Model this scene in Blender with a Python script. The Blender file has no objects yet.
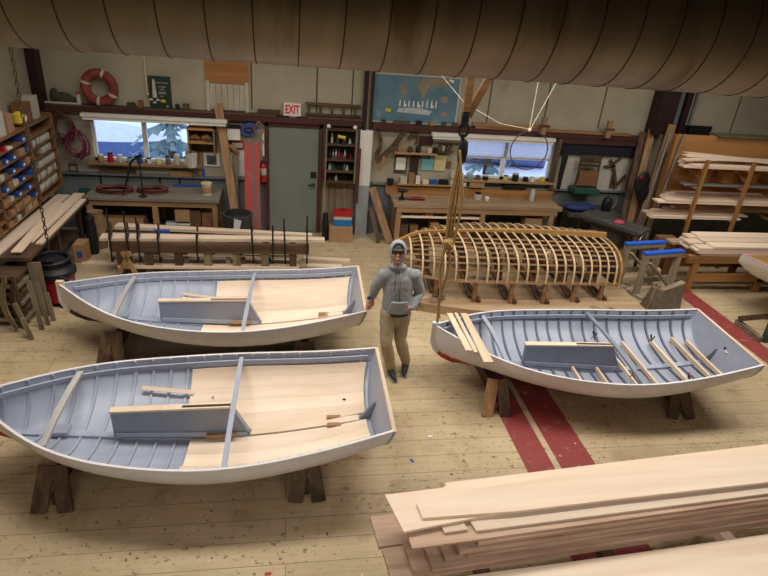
import bpy, bmesh, math, random
from mathutils import Vector, Matrix
random.seed(7)
C = bpy.context.scene.collection
PI = math.pi
def rad(a): return math.radians(a)
# ------------------------------------------------------------------ materials
def lin(c):
    return tuple(((v/255)/12.92 if v/255 <= .04045 else ((v/255+.055)/1.055)**2.4) for v in c) + (1,)
def _new(name):
    m = bpy.data.materials.new(name); m.use_nodes = True
    nt = m.node_tree; b = nt.nodes['Principled BSDF']
    return m, nt, b
def mat(name, c, rough=.6, var=.12, scale=6, metal=0, stretch=(1,1,1), bump=0, spots=None, spec=.4):
    """painted / plain surface: base colour with a soft procedural variation and optional wear spots"""
    m, nt, b = _new(name); N = nt.nodes; L = nt.links
    tc = N.new('ShaderNodeTexCoord'); mp = N.new('ShaderNodeMapping'); mp.inputs['Scale'].default_value = stretch
    L.new(tc.outputs['Object'], mp.inputs['Vector'])
    nz = N.new('ShaderNodeTexNoise'); nz.inputs['Scale'].default_value = scale; nz.inputs['Detail'].default_value = 5
    L.new(mp.outputs[0], nz.inputs['Vector'])
    r = N.new('ShaderNodeValToRGB'); c = lin(c)
    r.color_ramp.elements[0].position = .3; r.color_ramp.elements[1].position = .7
    r.color_ramp.elements[0].color = tuple(v*(1-var) for v in c[:3])+(1,)
    r.color_ramp.elements[1].color = tuple(min(1, v*(1+var)) for v in c[:3])+(1,)
    L.new(nz.outputs['Fac'], r.inputs[0]); out = r.outputs[0]
    if spots:
        sc, th, sscale = spots
        n2 = N.new('ShaderNodeTexNoise'); n2.inputs['Scale'].default_value = sscale; n2.inputs['Detail'].default_value = 6
        L.new(mp.outputs[0], n2.inputs['Vector'])
        r2 = N.new('ShaderNodeValToRGB'); r2.color_ramp.elements[0].position = th; r2.color_ramp.elements[1].position = th+.08
        r2.color_ramp.elements[0].color = (0,0,0,1); r2.color_ramp.elements[1].color = (1,1,1,1)
        L.new(n2.outputs['Fac'], r2.inputs[0])
        mx = N.new('ShaderNodeMixRGB'); L.new(r2.outputs[0], mx.inputs[0]); L.new(out, mx.inputs[1]); mx.inputs[2].default_value = lin(sc)
        out = mx.outputs[0]
    L.new(out, b.inputs['Base Color'])
    b.inputs['Roughness'].default_value = rough; b.inputs['Metallic'].default_value = metal
    b.inputs['Specular IOR Level'].default_value = spec
    if bump:
        bp = N.new('ShaderNodeBump'); bp.inputs['Strength'].default_value = bump; bp.inputs['Distance'].default_value = .01
        L.new(nz.outputs['Fac'], bp.inputs['Height']); L.new(bp.outputs[0], b.inputs['Normal'])
    return m
def wood(name, c1, c2, axis=0, grain=14, rough=.65, strakes=0, spots=None, contrast=(.35,.7)):
    """timber: streaks of grain drawn out along one axis, per-piece tone, optional plank seams"""
    m, nt, b = _new(name); N = nt.nodes; L = nt.links
    tc = N.new('ShaderNodeTexCoord'); mp = N.new('ShaderNodeMapping')
    sc = [grain]*3; sc[axis] = grain*.06; mp.inputs['Scale'].default_value = sc
    oi = N.new('ShaderNodeObjectInfo'); L.new(tc.outputs['Object'], mp.inputs['Vector'])
    mul = N.new('ShaderNodeVectorMath'); mul.operation = 'SCALE'; mul.inputs[0].default_value = (13,7,5)
    L.new(oi.outputs['Random'], mul.inputs['Scale']); L.new(mul.outputs[0], mp.inputs['Location'])
    nz = N.new('ShaderNodeTexNoise'); nz.inputs['Scale'].default_value = 1; nz.inputs['Detail'].default_value = 6; nz.inputs['Roughness'].default_value = .6
    L.new(mp.outputs[0], nz.inputs['Vector'])
    r = N.new('ShaderNodeValToRGB'); r.color_ramp.elements[0].position, r.color_ramp.elements[1].position = contrast
    r.color_ramp.elements[0].color = lin(c2); r.color_ramp.elements[1].color = lin(c1)
    L.new(nz.outputs['Fac'], r.inputs[0])
    hs = N.new('ShaderNodeHueSaturation'); mr = N.new('ShaderNodeMapRange')
    mr.inputs['To Min'].default_value = .86; mr.inputs['To Max'].default_value = 1.1
    L.new(oi.outputs['Random'], mr.inputs[0]); L.new(mr.outputs[0], hs.inputs['Value']); L.new(r.outputs[0], hs.inputs['Color'])
    out = hs.outputs[0]
    if spots:
        scol, th, ss = spots
        n2 = N.new('ShaderNodeTexNoise'); n2.inputs['Scale'].default_value = ss; n2.inputs['Detail'].default_value = 5
        L.new(tc.outputs['Object'], n2.inputs['Vector'])
        r2 = N.new('ShaderNodeValToRGB'); r2.color_ramp.elements[0].position = th; r2.color_ramp.elements[1].position = th+.1
        r2.color_ramp.elements[0].color = (0,0,0,1); r2.color_ramp.elements[1].color = (1,1,1,1)
        L.new(n2.outputs['Fac'], r2.inputs[0])
        mx = N.new('ShaderNodeMixRGB'); L.new(r2.outputs[0], mx.inputs[0]); L.new(out, mx.inputs[1]); mx.inputs[2].default_value = lin(scol); out = mx.outputs[0]
    L.new(out, b.inputs['Base Color']); b.inputs['Roughness'].default_value = rough; b.inputs['Specular IOR Level'].default_value = .3
    return m
def glass(name, tint=(.93,.96,1)):
    m, nt, b = _new(name); N = nt.nodes; L = nt.links; N.remove(b)
    o = N['Material Output']; t = N.new('ShaderNodeBsdfTransparent'); t.inputs[0].default_value = (*tint,1)
    g = N.new('ShaderNodeBsdfGlossy'); g.inputs['Roughness'].default_value = .03
    f = N.new('ShaderNodeFresnel'); f.inputs[0].default_value = 1.35
    mx = N.new('ShaderNodeMixShader'); L.new(f.outputs[0], mx.inputs[0]); L.new(t.outputs[0], mx.inputs[1]); L.new(g.outputs[0], mx.inputs[2])
    L.new(mx.outputs[0], o.inputs[0]); return m
M = {}
M['pale'] = wood('pale_cedar', (236,214,190), (220,194,166), 0, 10)
M['paleY'] = wood('pale_cedar_crosswise', (236,214,190), (220,194,166), 1, 10)
M['paleZ'] = wood('pale_cedar_upright', (230,208,180), (205,175,140), 2, 10)
M['trestle_wood'] = wood('pale_grey_wood', (178,166,146), (144,132,112), 0, 10)
M['trestle_woodZ'] = wood('pale_grey_wood_upright', (170,156,134), (136,122,102), 2, 10)
M['beam_wood'] = wood('grey_washed_beam', (186,180,172), (160,156,156), 1, 10)
M['shelf_brown'] = wood('brown_shelf_wood', (140,104,70), (108,78,50), 1, 10)
M['board'] = wood('fresh_sawn_board', (240,220,198), (226,200,174), 0, 7)
M['boardY'] = wood('fresh_sawn_board_crosswise', (236,212,184), (214,184,152), 1, 9)
M['sawn'] = wood('rough_sawn_edge', (204,174,150), (162,130,108), 0, 14)
M['oak'] = wood('bent_oak', (222,198,160), (190,162,124), 2, 12)
M['ribband'] = wood('ribband_wood', (158,120,80), (116,84,54), 0, 12)
M['tan'] = wood('tan_bench_wood', (180,142,102), (140,106,72), 0, 10)
M['tanY'] = wood('tan_bench_wood_crosswise', (180,142,102), (140,106,72), 1, 10)
M['tanZ'] = wood('tan_bench_wood_upright', (180,142,102), (136,104,72), 2, 10)
M['orange'] = wood('varnished_pine', (178,130,78), (140,98,56), 0, 8)
M['orangeZ'] = wood('varnished_pine_upright', (178,130,78), (140,98,56), 2, 8)
M['ply'] = wood('plywood', (190,140,86), (158,108,60), 0, 7)
M['old'] = wood('old_dark_timber', (104,80,60), (62,46,34), 0, 12)
M['oldY'] = wood('old_dark_timber_crosswise', (104,80,60), (62,46,34), 1, 12)
M['oldZ'] = wood('old_dark_timber_upright', (112,88,66), (66,50,38), 2, 12)
M['grey_wood'] = wood('weathered_grey_wood', (150,134,112), (110,94,76), 2, 12)
M['grey_woodX'] = wood('weathered_grey_wood_lengthwise', (156,140,118), (112,96,78), 0, 12)
M['bench_top'] = wood('worn_bench_top', (176,148,118), (132,106,82), 0, 9, spots=((90,70,56),.62,5))
M['red_brown'] = mat('red_brown_beam', (70,38,34), .6, .25, 5, stretch=(.3,1,1))
M['boat_grey'] = mat('boat_blue_grey_paint', (160,166,182), .42, .06, 5, spec=.4)
M['boat_grey_d'] = mat('slate_grey_paint', (134,139,152), .45, .05, 5)
M['rib_slate'] = mat('slate_rib_paint', (92,99,114), .5, .06, 5)
M['boat_white'] = mat('hull_white_primer', (224,220,222), .42, .05, 4)
M['red_bottom'] = mat('red_bottom_paint', (176,62,40), .5, .1)
M['purple_bottom'] = mat('dark_purple_bottom_paint', (58,46,62), .5, .1)
M['cream_edge'] = wood('bare_wood_edge', (226,202,176), (200,172,142), 1, 12)
M['white'] = mat('white_paint', (222,218,208), .5, .06)
M['offwhite'] = mat('dusty_white', (186,180,166), .6, .1, 8)
M['black'] = mat('black_rubber', (26,26,28), .5, .2)
M['iron'] = mat('dark_iron', (52,48,46), .45, .3, 20, metal=.6)
M['steel'] = mat('bare_steel', (150,150,150), .35, .1, 20, metal=.9)
M['pipe_grey'] = mat('grey_pipe', (138,138,138), .4, .1, 12, metal=.5)
M['blue'] = mat('blue_plastic', (48,82,158), .45, .08)
M['tape'] = mat('blue_tape', (40,96,206), .6, .08)
M['red'] = mat('red_paint', (170,34,36), .4, .12)
M['dark_red'] = mat('dull_red_plastic', (120,30,38), .45, .12)
M['green'] = mat('green_paint', (40,78,66), .5, .15, 9)
M['cardboard'] = mat('cardboard', (164,128,90), .8, .08)
M['yellow'] = mat('yellow_plastic', (204,178,50), .5, .1)
M['teal'] = mat('teal_paper', (120,178,182), .7, .04)
M['manila'] = mat('manila_paper', (206,192,140), .7, .05)
M['paper'] = mat('white_paper', (224,222,216), .7, .03)
M['rope'] = mat('manila_rope', (168,136,84), .8, .2, 60)
M['white_rope'] = mat('white_rope', (216,206,184), .7, .1, 60)
M['brown_card'] = mat('brown_box', (122,84,54), .7, .2, 9)
M['hose'] = mat('dull_red_hose', (104,44,44), .5, .15)
M['orange_cord'] = mat('purple_red_cord', (106,36,60), .5, .15)
M['machine'] = mat('dusty_grey_machine', (72,70,65), .5, .25, 9, spots=((112,106,94),.6,7))
M['bin'] = mat('trash_bin_grey', (66,70,70), .5, .2)
M['canvas'] = mat('dusty_canvas', (104,92,78), .85, .2, 9)
M['glass'] = glass('window_glass')
M['plastic_sheet'] = mat('clear_plastic_sheeting', (214,218,236), .35, .04, 3)
_nt = M['plastic_sheet'].node_tree; _tr = _nt.nodes.new('ShaderNodeBsdfTranslucent'); _tr.inputs[0].default_value = lin((236,238,250)); _mx = _nt.nodes.new('ShaderNodeMixShader'); _mx.inputs[0].default_value = .8
_nt.links.new(_nt.nodes['Principled BSDF'].outputs[0], _mx.inputs[1]); _nt.links.new(_tr.outputs[0], _mx.inputs[2]); _nt.links.new(_mx.outputs[0], _nt.nodes['Material Output'].inputs[0])
M['skin'] = mat('skin', (214,150,128), .5, .05, 20)
M['hoodie'] = mat('heather_grey_fleece', (150,152,154), .9, .08, 40, bump=.15)
M['khaki'] = mat('khaki_cotton', (172,157,128), .85, .1, 12)
M['shoe'] = mat('dark_trainer', (52,52,56), .6, .5, 30)
M['sole'] = mat('pale_sole', (150,146,140), .6, .1)
M['cap'] = mat('charcoal_knit', (74,74,78), .9, .15, 60)
# ------------------------------------------------------------------ geometry helpers
class MB:
    def __init__(s): s.bm = bmesh.new(); s.mi = 0; s.sm = False
    def _f(s, vs):
        try:
            f = s.bm.faces.new(vs); f.material_index = s.mi; f.smooth = s.sm; return f
        except ValueError: return None
    def box(s, c, d, rz=0, rx=0, ry=0):
        Rm = Matrix.Translation(c) @ Matrix.Rotation(rz,4,'Z') @ Matrix.Rotation(ry,4,'Y') @ Matrix.Rotation(rx,4,'X')
        v = [s.bm.verts.new(Rm @ Vector((x*d[0]/2, y*d[1]/2, z*d[2]/2))) for x in (-1,1) for y in (-1,1) for z in (-1,1)]
        for q in ((0,1,3,2),(4,6,7,5),(0,4,5,1),(2,3,7,6),(0,2,6,4),(1,5,7,3)): s._f([v[i] for i in q])
        return s
    def mm(s, a, b): return s.box([(a[i]+b[i])/2 for i in range(3)], [abs(b[i]-a[i]) for i in range(3)])
    def beam(s, p0, p1, w, h, up=(0,0,1), w1=None, h1=None):
        p0, p1 = Vector(p0), Vector(p1); d = (p1-p0).normalized(); up = Vector(up)
        if abs(d.dot(up)) > .98: up = Vector((0,1,0))
        x = d.cross(up).normalized(); y = x.cross(d)
        w1 = w if w1 is None else w1; h1 = h if h1 is None else h1
        v = []
        for p, a, b in ((p0,w,h),(p1,w1,h1)):
            for i, j in ((-1,-1),(1,-1),(1,1),(-1,1)): v.append(s.bm.verts.new(p + x*(i*a/2) + y*(j*b/2)))
        s._f(v[3::-1]); s._f(v[4:])
        for i in range(4): s._f([v[i], v[(i+1)%4], v[4+(i+1)%4], v[4+i]])
        return s
    def sweep(s, pts, w, h, ups, closed=False):
        """rectangular bar along a polyline; ups gives the thickness direction at each point"""
        pts = [Vector(p) for p in pts]; n = len(pts); rings = []
        for i, p in enumerate(pts):
            a, b = pts[max(0,i-1)], pts[min(n-1,i+1)]; d = (b-a).normalized()
            u = Vector(ups[i] if isinstance(ups, list) else ups); u = (u - d*u.dot(d)).normalized(); x = d.cross(u)
            rings.append([s.bm.verts.new(p + x*(k*w/2) + u*(j*h/2)) for k, j in ((-1,-1),(1,-1),(1,1),(-1,1))])
        for a, b in zip(rings, rings[1:]):
            for i in range(4): s._f([a[i], a[(i+1)%4], b[(i+1)%4], b[i]])
        s._f(rings[0][::-1]); s._f(rings[-1]); return s
    def cyl(s, p0, p1, r0, r1=None, n=12, caps=True):
        return s.tube([p0, p1], [r0, r0 if r1 is None else r1], n, caps)
    def tube(s, pts, r, n=8, caps=True, closed=False, ell=None):
        pts = [Vector(p) for p in pts]; k = len(pts); r = r if isinstance(r, (list, tuple)) else [r]*k
        rings = []; prev = None; o = s.sm; s.sm = True
        for i, p in enumerate(pts):
            if closed: d = pts[(i+1)%k]-pts[i-1]
            else: d = pts[min(k-1,i+1)]-pts[max(0,i-1)]
            d.normalize()
            if prev is None:
                a = Vector((0,0,1)) if abs(d.z) < .9 else Vector((1,0,0))
                x = d.cross(a).normalized()
            else: x = (prev - d*prev.dot(d)).normalized()
            prev = x; y = d.cross(x)
            rr = r[i]; rx, ry = rr if isinstance(rr, (tuple, list)) else (rr, rr)
            rings.append([s.bm.verts.new(p + x*(math.cos(2*PI*j/n)*rx) + y*(math.sin(2*PI*j/n)*ry)) for j in range(n)])
        seq = list(zip(rings, rings[1:])) + ([(rings[-1], rings[0])] if closed else [])
        for a, b in seq:
            for j in range(n): s._f([a[j], a[(j+1)%n], b[(j+1)%n], b[j]])
        s.sm = False
        if caps and not closed: s._f(rings[0][::-1]); s._f(rings[-1])
        s.sm = o; return s
    def lathe(s, prof, c=(0,0,0), n=24, sx=1, sy=1):
        o = s.sm; s.sm = True; c = Vector(c); rings = []
        for r, z in prof: rings.append([s.bm.verts.new(c + Vector((math.cos(2*PI*j/n)*r*sx, math.sin(2*PI*j/n)*r*sy, z))) for j in range(n)])
        for a, b in zip(rings, rings[1:]):
            for j in range(n): s._f([a[j], a[(j+1)%n], b[(j+1)%n], b[j]])
        s._f(rings[0][::-1]); s._f(rings[-1]); s.sm = o; return s
    def ball(s, c, r, mtx=None, u=14, v=9):
        r = r if isinstance(r, (tuple, list)) else (r,)*3
        m4 = Matrix.Translation(c) @ (mtx.to_4x4() if mtx else Matrix()) @ Matrix.Diagonal((*r,1))
        g = bmesh.ops.create_uvsphere(s.bm, u_segments=u, v_segments=v, radius=1, matrix=m4)
        for vv in g['verts']:
            for f in vv.link_faces: f.smooth = True; f.material_index = s.mi
        return s
    def prism(s, poly, t, mtx=None):
        """polygon (x,y) extruded by t along +z, then placed by mtx"""
        mtx = mtx or Matrix(); n = len(poly)
        a = [s.bm.verts.new(mtx @ Vector((x,y,0))) for x, y in poly]; b = [s.bm.verts.new(mtx @ Vector((x,y,t))) for x, y in poly]
        s._f(a[::-1]); s._f(b)
        for i in range(n): s._f([a[i], a[(i+1)%n], b[(i+1)%n], b[i]])
        return s
    def grid(s, rows, flip=False):
        vs = [[s.bm.verts.new(p) for p in r] for r in rows]
        for a, b in zip(vs, vs[1:]):
            for i in range(len(a)-1):
                q = [a[i], a[i+1], b[i+1], b[i]]; s._f(q[::-1] if flip else q)
        return vs
# frame that stands a drawing (x right, y up) on a plane facing -Y (the camera side)
def upright(x, y, z): return Matrix.Translation((x,y,z)) @ Matrix.Rotation(PI/2,4,'X')
def obj(name, mb, mats, parent=None, label=None, loc=None, weld=False, recalc=True):
    bm = mb.bm
    if weld: bmesh.ops.remove_doubles(bm, verts=bm.verts, dist=1e-4)
    if recalc: bmesh.ops.recalc_face_normals(bm, faces=bm.faces)
    me = bpy.data.meshes.new(name); bm.to_mesh(me); bm.free()
    for m in (mats if isinstance(mats, (list, tuple)) else [mats]): me.materials.append(M[m] if isinstance(m, str) else m)
    try: me.set_sharp_from_angle(angle=rad(40))
    except Exception: pass
    o = bpy.data.objects.new(name, me); C.objects.link(o)
    if parent: o.parent = parent
    if loc: o.location = loc
    if label: o['label'] = label
    return o
def tag(o, label, cat, group=None, kind=None):
    o['label'] = label; o['category'] = cat
    if group: o['group'] = group
    if kind: o['kind'] = kind
    return o
def thing(name, label, cat, loc=(0,0,0), rz=0, group=None):
    o = bpy.data.objects.new(name, None); C.objects.link(o); o.empty_display_size = .1
    o.location = loc; o.rotation_euler = (0,0,rz); return tag(o, label, cat, group)
def solo(name, mb, mats, label, cat, loc=None, rz=0, group=None):
    o = obj(name, mb, mats, None, None, loc); o.rotation_euler.z = rz
    return tag(o, label, cat, group)
def struct(name, mb, m):
    o = obj(name, mb, m); o['kind'] = 'structure'; return o
def dup(o, loc=None, rz=None, label=None, parent=None):
    c = o.copy(); C.objects.link(c)
    if parent: c.parent = parent
    if loc is not None: c.location = loc
    if rz is not None: c.rotation_euler.z = rz
    if label: c['label'] = label
    for ch in list(o.children): dup(ch, parent=c)
    return c
def text_mb(body, size):
    cu = bpy.data.curves.new('t', 'FONT'); cu.body = body; cu.size = size; cu.extrude = .002; cu.offset = .006; cu.align_x = 'CENTER'; cu.align_y = 'CENTER'
    o = bpy.data.objects.new('t', cu); C.objects.link(o); bpy.context.view_layer.update()
    me = bpy.data.meshes.new_from_object(o.evaluated_get(bpy.context.evaluated_depsgraph_get()))
    bpy.data.objects.remove(o); mb = MB(); mb.bm.from_mesh(me); return mb
# ------------------------------------------------------------------ camera
CAMH = 4.2; p_, y_, r_ = rad(26.269), rad(10.693), rad(5.009)
Fv = Vector((math.sin(y_)*math.cos(p_), math.cos(y_)*math.cos(p_), -math.sin(p_)))
rv = Vector((math.cos(y_), -math.sin(y_), 0)); uv = rv.cross(Fv)
Rv = rv*math.cos(r_) + uv*math.sin(r_); Uv = uv*math.cos(r_) - rv*math.sin(r_)
cd = bpy.data.cameras.new('camera'); cam = bpy.data.objects.new('camera', cd); C.objects.link(cam)
cam.matrix_world = Matrix(((Rv.x,Uv.x,-Fv.x,0),(Rv.y,Uv.y,-Fv.y,0),(Rv.z,Uv.z,-Fv.z,CAMH),(0,0,0,1)))
cd.sensor_width = 36; cd.lens = 577.6/768*36; cd.clip_start = .05; bpy.context.scene.camera = cam
vs_ = bpy.context.scene.view_settings
vs_.view_transform = 'Standard'; vs_.look = 'None'; vs_.gamma = 1; vs_.use_curve_mapping = False; vs_.exposure = 0.3
# ------------------------------------------------------------------ light
w = bpy.data.worlds.new('sky'); bpy.context.scene.world = w; w.use_nodes = True
bg = w.node_tree.nodes['Background']; bg.inputs[0].default_value = (.70,.80,1,1); bg.inputs[1].default_value = 1.5
def lamp(x, y, z, sx, sy, e, col=(1,.95,.88), spread=150):
    l = bpy.data.lights.new('ceiling_or_fill_lamp', 'AREA'); l.shape = 'RECTANGLE'; l.size = sx; l.size_y = sy; l.energy = e; l.color = col; l.spread = rad(spread)
    o = bpy.data.objects.new('ceiling_or_fill_lamp', l); C.objects.link(o); o.location = (x,y,z); return o
LAMPS = [(-1.4,5.6,5.1,3,.9,95),(2.6,5.6,5.1,3,.9,95),(6.6,5.6,5.1,3,.9,85),(-1.4,8.2,5.1,3,.6,35),(2.6,8.2,5.1,3,.6,35),(7.0,8.2,5.1,3,.6,45),(-1.2,.1,3.7,2.4,.5,50),(2.8,.1,3.7,2.4,.5,54)]  # last pair: unseen fill added below the camera to brighten hull sides and lumber
for a in LAMPS: lamp(*a)
# ================================================================== SETTING
def floor_mat():
    m, nt, b = _new('painted_plank_floor'); N = nt.nodes; L = nt.links
    tc = N.new('ShaderNodeTexCoord'); P = tc.outputs['Object']
    br = N.new('ShaderNodeTexBrick'); L.new(P, br.inputs['Vector']); br.offset = .37
    br.inputs['Scale'].default_value = 1; br.inputs['Brick Width'].default_value = 7.5; br.inputs['Row Height'].default_value = .235
    br.inputs['Mortar Size'].default_value = .0035; br.inputs['Mortar Smooth'].default_value = .4; br.inputs['Bias'].default_value = -.1
    br.inputs['Color1'].default_value = lin((198,177,144)); br.inputs['Color2'].default_value = lin((186,165,131)); br.inputs['Mortar'].default_value = lin((138,118,86))
    def noise(scale, det=5, st=(1,1,1)):
        mp = N.new('ShaderNodeMapping'); mp.inputs['Scale'].default_value = st; L.new(P, mp.inputs[0])
        n = N.new('ShaderNodeTexNoise'); n.inputs['Scale'].default_value = scale; n.inputs['Detail'].default_value = det; L.new(mp.outputs[0], n.inputs['Vector']); return n.outputs['Fac']
    def ramp(f, a, b_, ca=(0,0,0,1), cb=(1,1,1,1)):
        r = N.new('ShaderNodeValToRGB'); r.color_ramp.elements[0].position = a; r.color_ramp.elements[1].position = b_
        r.color_ramp.elements[0].color = ca; r.color_ramp.elements[1].color = cb; L.new(f, r.inputs[0]); return r.outputs[0]
    def mix(fac, a, c, mode='MIX', k=1):
        x = N.new('ShaderNodeMixRGB'); x.blend_type = mode
        if isinstance(fac, float): x.inputs[0].default_value = fac
        else: L.new(fac, x.inputs[0])
        L.new(a, x.inputs[1])
        if isinstance(c, tuple): x.inputs[2].default_value = c
        else: L.new(c, x.inputs[2])
        return x.outputs[0]
    def math_(op, a, b_=None, c=None):
        x = N.new('ShaderNodeMath'); x.operation = op
        for i, v in enumerate((a, b_, c)):
            if v is None: continue
            if isinstance(v, (int, float)): x.inputs[i].default_value = v
            else: L.new(v, x.inputs[i])
        return x.outputs[0]
    col = br.outputs['Color']
    col = mix(ramp(noise(.9, 4), .35, .7), col, lin((172,152,117)))                 # broad traffic patches
    col = mix(math_('MULTIPLY', ramp(noise(26, 4, (.08,1,1)), .45, .75), .35), col, lin((150,128,92)))  # grain
    col = mix(math_('MULTIPLY', ramp(noise(3.2, 6), .56, .72), .5), col, lin((140,116,82)))          # scuffed dirt
    # painted stripes (they belong to the floor): double stripe with a bare line, and a single one
    sx = N.new('ShaderNodeSeparateXYZ'); L.new(P, sx.inputs[0]); X, Y = sx.outputs[0], sx.outputs[1]
    def band(v, a, c): return math_('MULTIPLY', math_('GREATER_THAN', v, a), math_('LESS_THAN', v, c))
    wear = math_('SUBTRACT', 1.0, math_('MULTIPLY', ramp(noise(7, 8), .6, .75), .5))
    red = math_('ADD', math_('ADD', band(X, 2.452, 2.765), band(X, 2.835, 3.238)), band(X, 6.79, 7.13))
    red = math_('MULTIPLY', math_('MULTIPLY', red, math_('LESS_THAN', Y, 8.6)), wear)
    col = mix(math_('MULTIPLY', band(X, 2.76, 2.84), .5), col, lin((190,170,140)))
    col = mix(red, col, mix(ramp(noise(12, 6), .3, .7), br.outputs['Color'], lin((118,40,46))) if False else lin((140,60,58)))
    seam = mix(math_('MULTIPLY', br.outputs['Fac'], .6), col, lin((96,74,56))); col = seam
    # spills and footprints: small dark blobs, rare colour drips
    v1 = math_('MULTIPLY', ramp(noise(15, 4, (1,1.4,1)), .60, .68), math_('MULTIPLY', ramp(noise(1.1, 2), .40, .55), .8))
    col = mix(v1, col, lin((92,74,54)))
    v2 = math_('MULTIPLY', ramp(noise(24, 2), .68, .72), .8); col = mix(v2, col, lin((52,42,36)))
    v3 = math_('MULTIPLY', ramp(noise(17, 1, (1,1,3)), .755, .77), .8); col = mix(v3, col, lin((214,206,190)))
    L.new(col, b.inputs['Base Color'])
    b.inputs['Roughness'].default_value = .62; b.inputs['Specular IOR Level'].default_value = .3
    return m
M['floor'] = floor_mat()
M['wall_up'] = mat('upper_wall_panel', (166,157,136), .8, .10, 1.6, spots=((150,138,114),.66,1.1))
M['wall_low'] = mat('grey_dado_paint', (110,114,117), .6, .14, 3, spots=((84,84,82),.66,3))
M['wall_left'] = mat('left_wall_panel', (160,150,130), .8, .07, 1.4)
M['ceil'] = mat('ceiling_boards', (64,57,50), .9, .1, 2)
M['seam'] = mat('dark_wall_seam', (84,74,60), .8, .1)
M['dark_steel'] = mat('dark_red_brown_steel', (44,26,24), .5, .2, 4)
M['door'] = mat('grey_green_door', (118,124,116), .5, .06, 2)
M['trim_dark'] = mat('maroon_trim', (84,44,42), .55, .15, 6)
M['duct'] = mat('dusty_galvanised_duct', (136,124,108), .42, .2, 5, metal=.3, stretch=(1,.25,.25), spots=((110,92,70),.6,2.2))
M['seamd'] = mat('duct_seam', (60,48,38), .5, .15, 8, metal=.3)
YB = 10.86; ZC = 5.7; XL = -4.15; XR = 11.0; YF = -3.0
f = MB(); f.mm((XL-.2,YF-.2,-.2),(XR+.2,YB+.2,0)); struct('floor', f, 'floor')
f = MB(); f.mm((XL-.2,YF-.2,ZC),(XR+.2,YB+.2,ZC+.1)); struct('ceiling', f, 'ceil')
W1 = (-3.38,-1.62,1.27,2.06); W2 = (3.3,5.25,1.2,2.0)
def wallx(z0, z1, m, name, holes):
    f = MB(); x = XL-.2
    for (a, b, c, d) in holes:
        f.mm((x,YB,z0),(a,YB+.15,z1))
        if c > z0: f.mm((a,YB,z0),(b,YB+.15,min(c,z1)))
        if d < z1: f.mm((a,YB,max(d,z0)),(b,YB+.15,z1))
        x = b
    f.mm((x,YB,z0),(XR+.2,YB+.15,z1)); return f
f = wallx(1.05, ZC, None, '', [W1, W2]); struct('wall_back', f, 'wall_up')
f = MB(); f.mm((XL-.2,YB-.012,0),(-.42,YB+.14,1.05)); f.mm((.68,YB-.012,0),(XR+.2,YB+.14,1.05)); struct('wall_back.001', f, 'wall_low')
f = MB(); f.mm((-.42,YB,0),(.68,YB+.14,1.05)); struct('wall_back.002', f, 'wall_up')
f = MB(); f.mm((XL-.15,YF,0),(XL,YB,ZC)); struct('wall_left', f, 'wall_left')
f = MB(); f.mm((XR,YF,0),(XR+.15,YB,ZC)); struct('wall_right', f, 'wall_up')
f = MB(); f.mm((XL,YF-.15,0),(XR,YF,ZC)); struct('wall_front', f, 'ceil')
# grey ledge on top of the dado, seams between the panels, dark rails and posts
f = MB()
f.mm((XL,YB-.09,1.03),(-.75,YB-.013,1.06)); f.mm((1.63,YB-.09,1.03),(7.2,YB-.013,1.06)); struct('trim_1', f, 'wall_low')
f = MB()
for x in (-1.32,-.62,.52,1.16,3.75,4.9,6.05,8.97,10.1): f.mm((x-.012,YB-.006,2.3),(x+.012,YB,ZC))
struct('trim_2', f, 'seam')
f = MB(); f.mm((XL,YB-.14,2.12),(1.34,YB,2.22)); f.mm((1.56,YB-.14,2.1),(7.0,YB,2.2)); struct('trim_3', f, 'red_brown')
f = MB(); f.mm((XL,YB-.15,2.22),(-.2,YB,2.25)); f.mm((.35,YB-.15,2.22),(1.36,YB,2.25)); struct('trim_4', f, 'old')
f = MB(); f.mm((1.36,YB-.14,2.05),(1.43,YB,ZC)); f.mm((1.5,YB-.1,2.05),(1.54,YB,ZC)); struct('trim_5', f, 'dark_steel')
f = MB(); f.mm((-4.13,YB-.22,2.2),(-3.99,YB,ZC)); struct('trim_6', f, 'dark_steel')
f = MB(); f.mm((7.06,YB-.3,2.3),(7.44,YB,ZC)); f.mm((7.72,YB-.12,2.3),(7.84,YB,ZC)); struct('trim_7', f, 'dark_steel')
f = MB(); f.mm((7.5,YB-.08,1.0),(7.56,YB,ZC)); f.mm((7.95,YB-.06,1.0),(8.0,YB,ZC)); f.mm((7.58,YB-.05,1.0),(7.7,YB,ZC)); struct('trim_8', f, 'wall_low')
f = MB(); f.mm((1.33,YB-.16,1.02),(1.56,YB-.013,2.06)); struct('trim_9', f, 'white')
f = MB(); f.mm((1.33,YB-.16,0),(1.56,YB-.013,1.02)); struct('trim_10', f, mat('post_grey', (150,152,156), .5, .06, 3))
# door (left of the post) with frame, handle and hinges
f = MB(); f.mm((-.325,YB-.05,.03),(.575,YB-.005,2.03)); d = struct('door_1', f, 'door')
f = MB(); f.cyl((.5,YB-.06,.98),(.5,YB-.11,.98),.02); f.beam((.51,YB-.11,.98),(.4,YB-.11,.98),.02,.02); h = obj('door_handle', f, 'iron', d)
f = MB(); f.mm((.44,YB-.056,1.1),(.55,YB-.05,1.22)); obj('deadbolt', f, 'iron', d)
f = MB()
f.mm((-.4,YB-.08,0),(-.335,YB,2.1)); f.mm((.585,YB-.08,0),(.65,YB,2.1)); f.mm((-.4,YB-.08,2.04),(.65,YB,2.12)); struct('trim_11', f, 'trim_dark')
f = MB(); f.mm((-.335,YB-.09,0),(.585,YB,.03)); struct('trim_12', f, 'steel')
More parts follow.
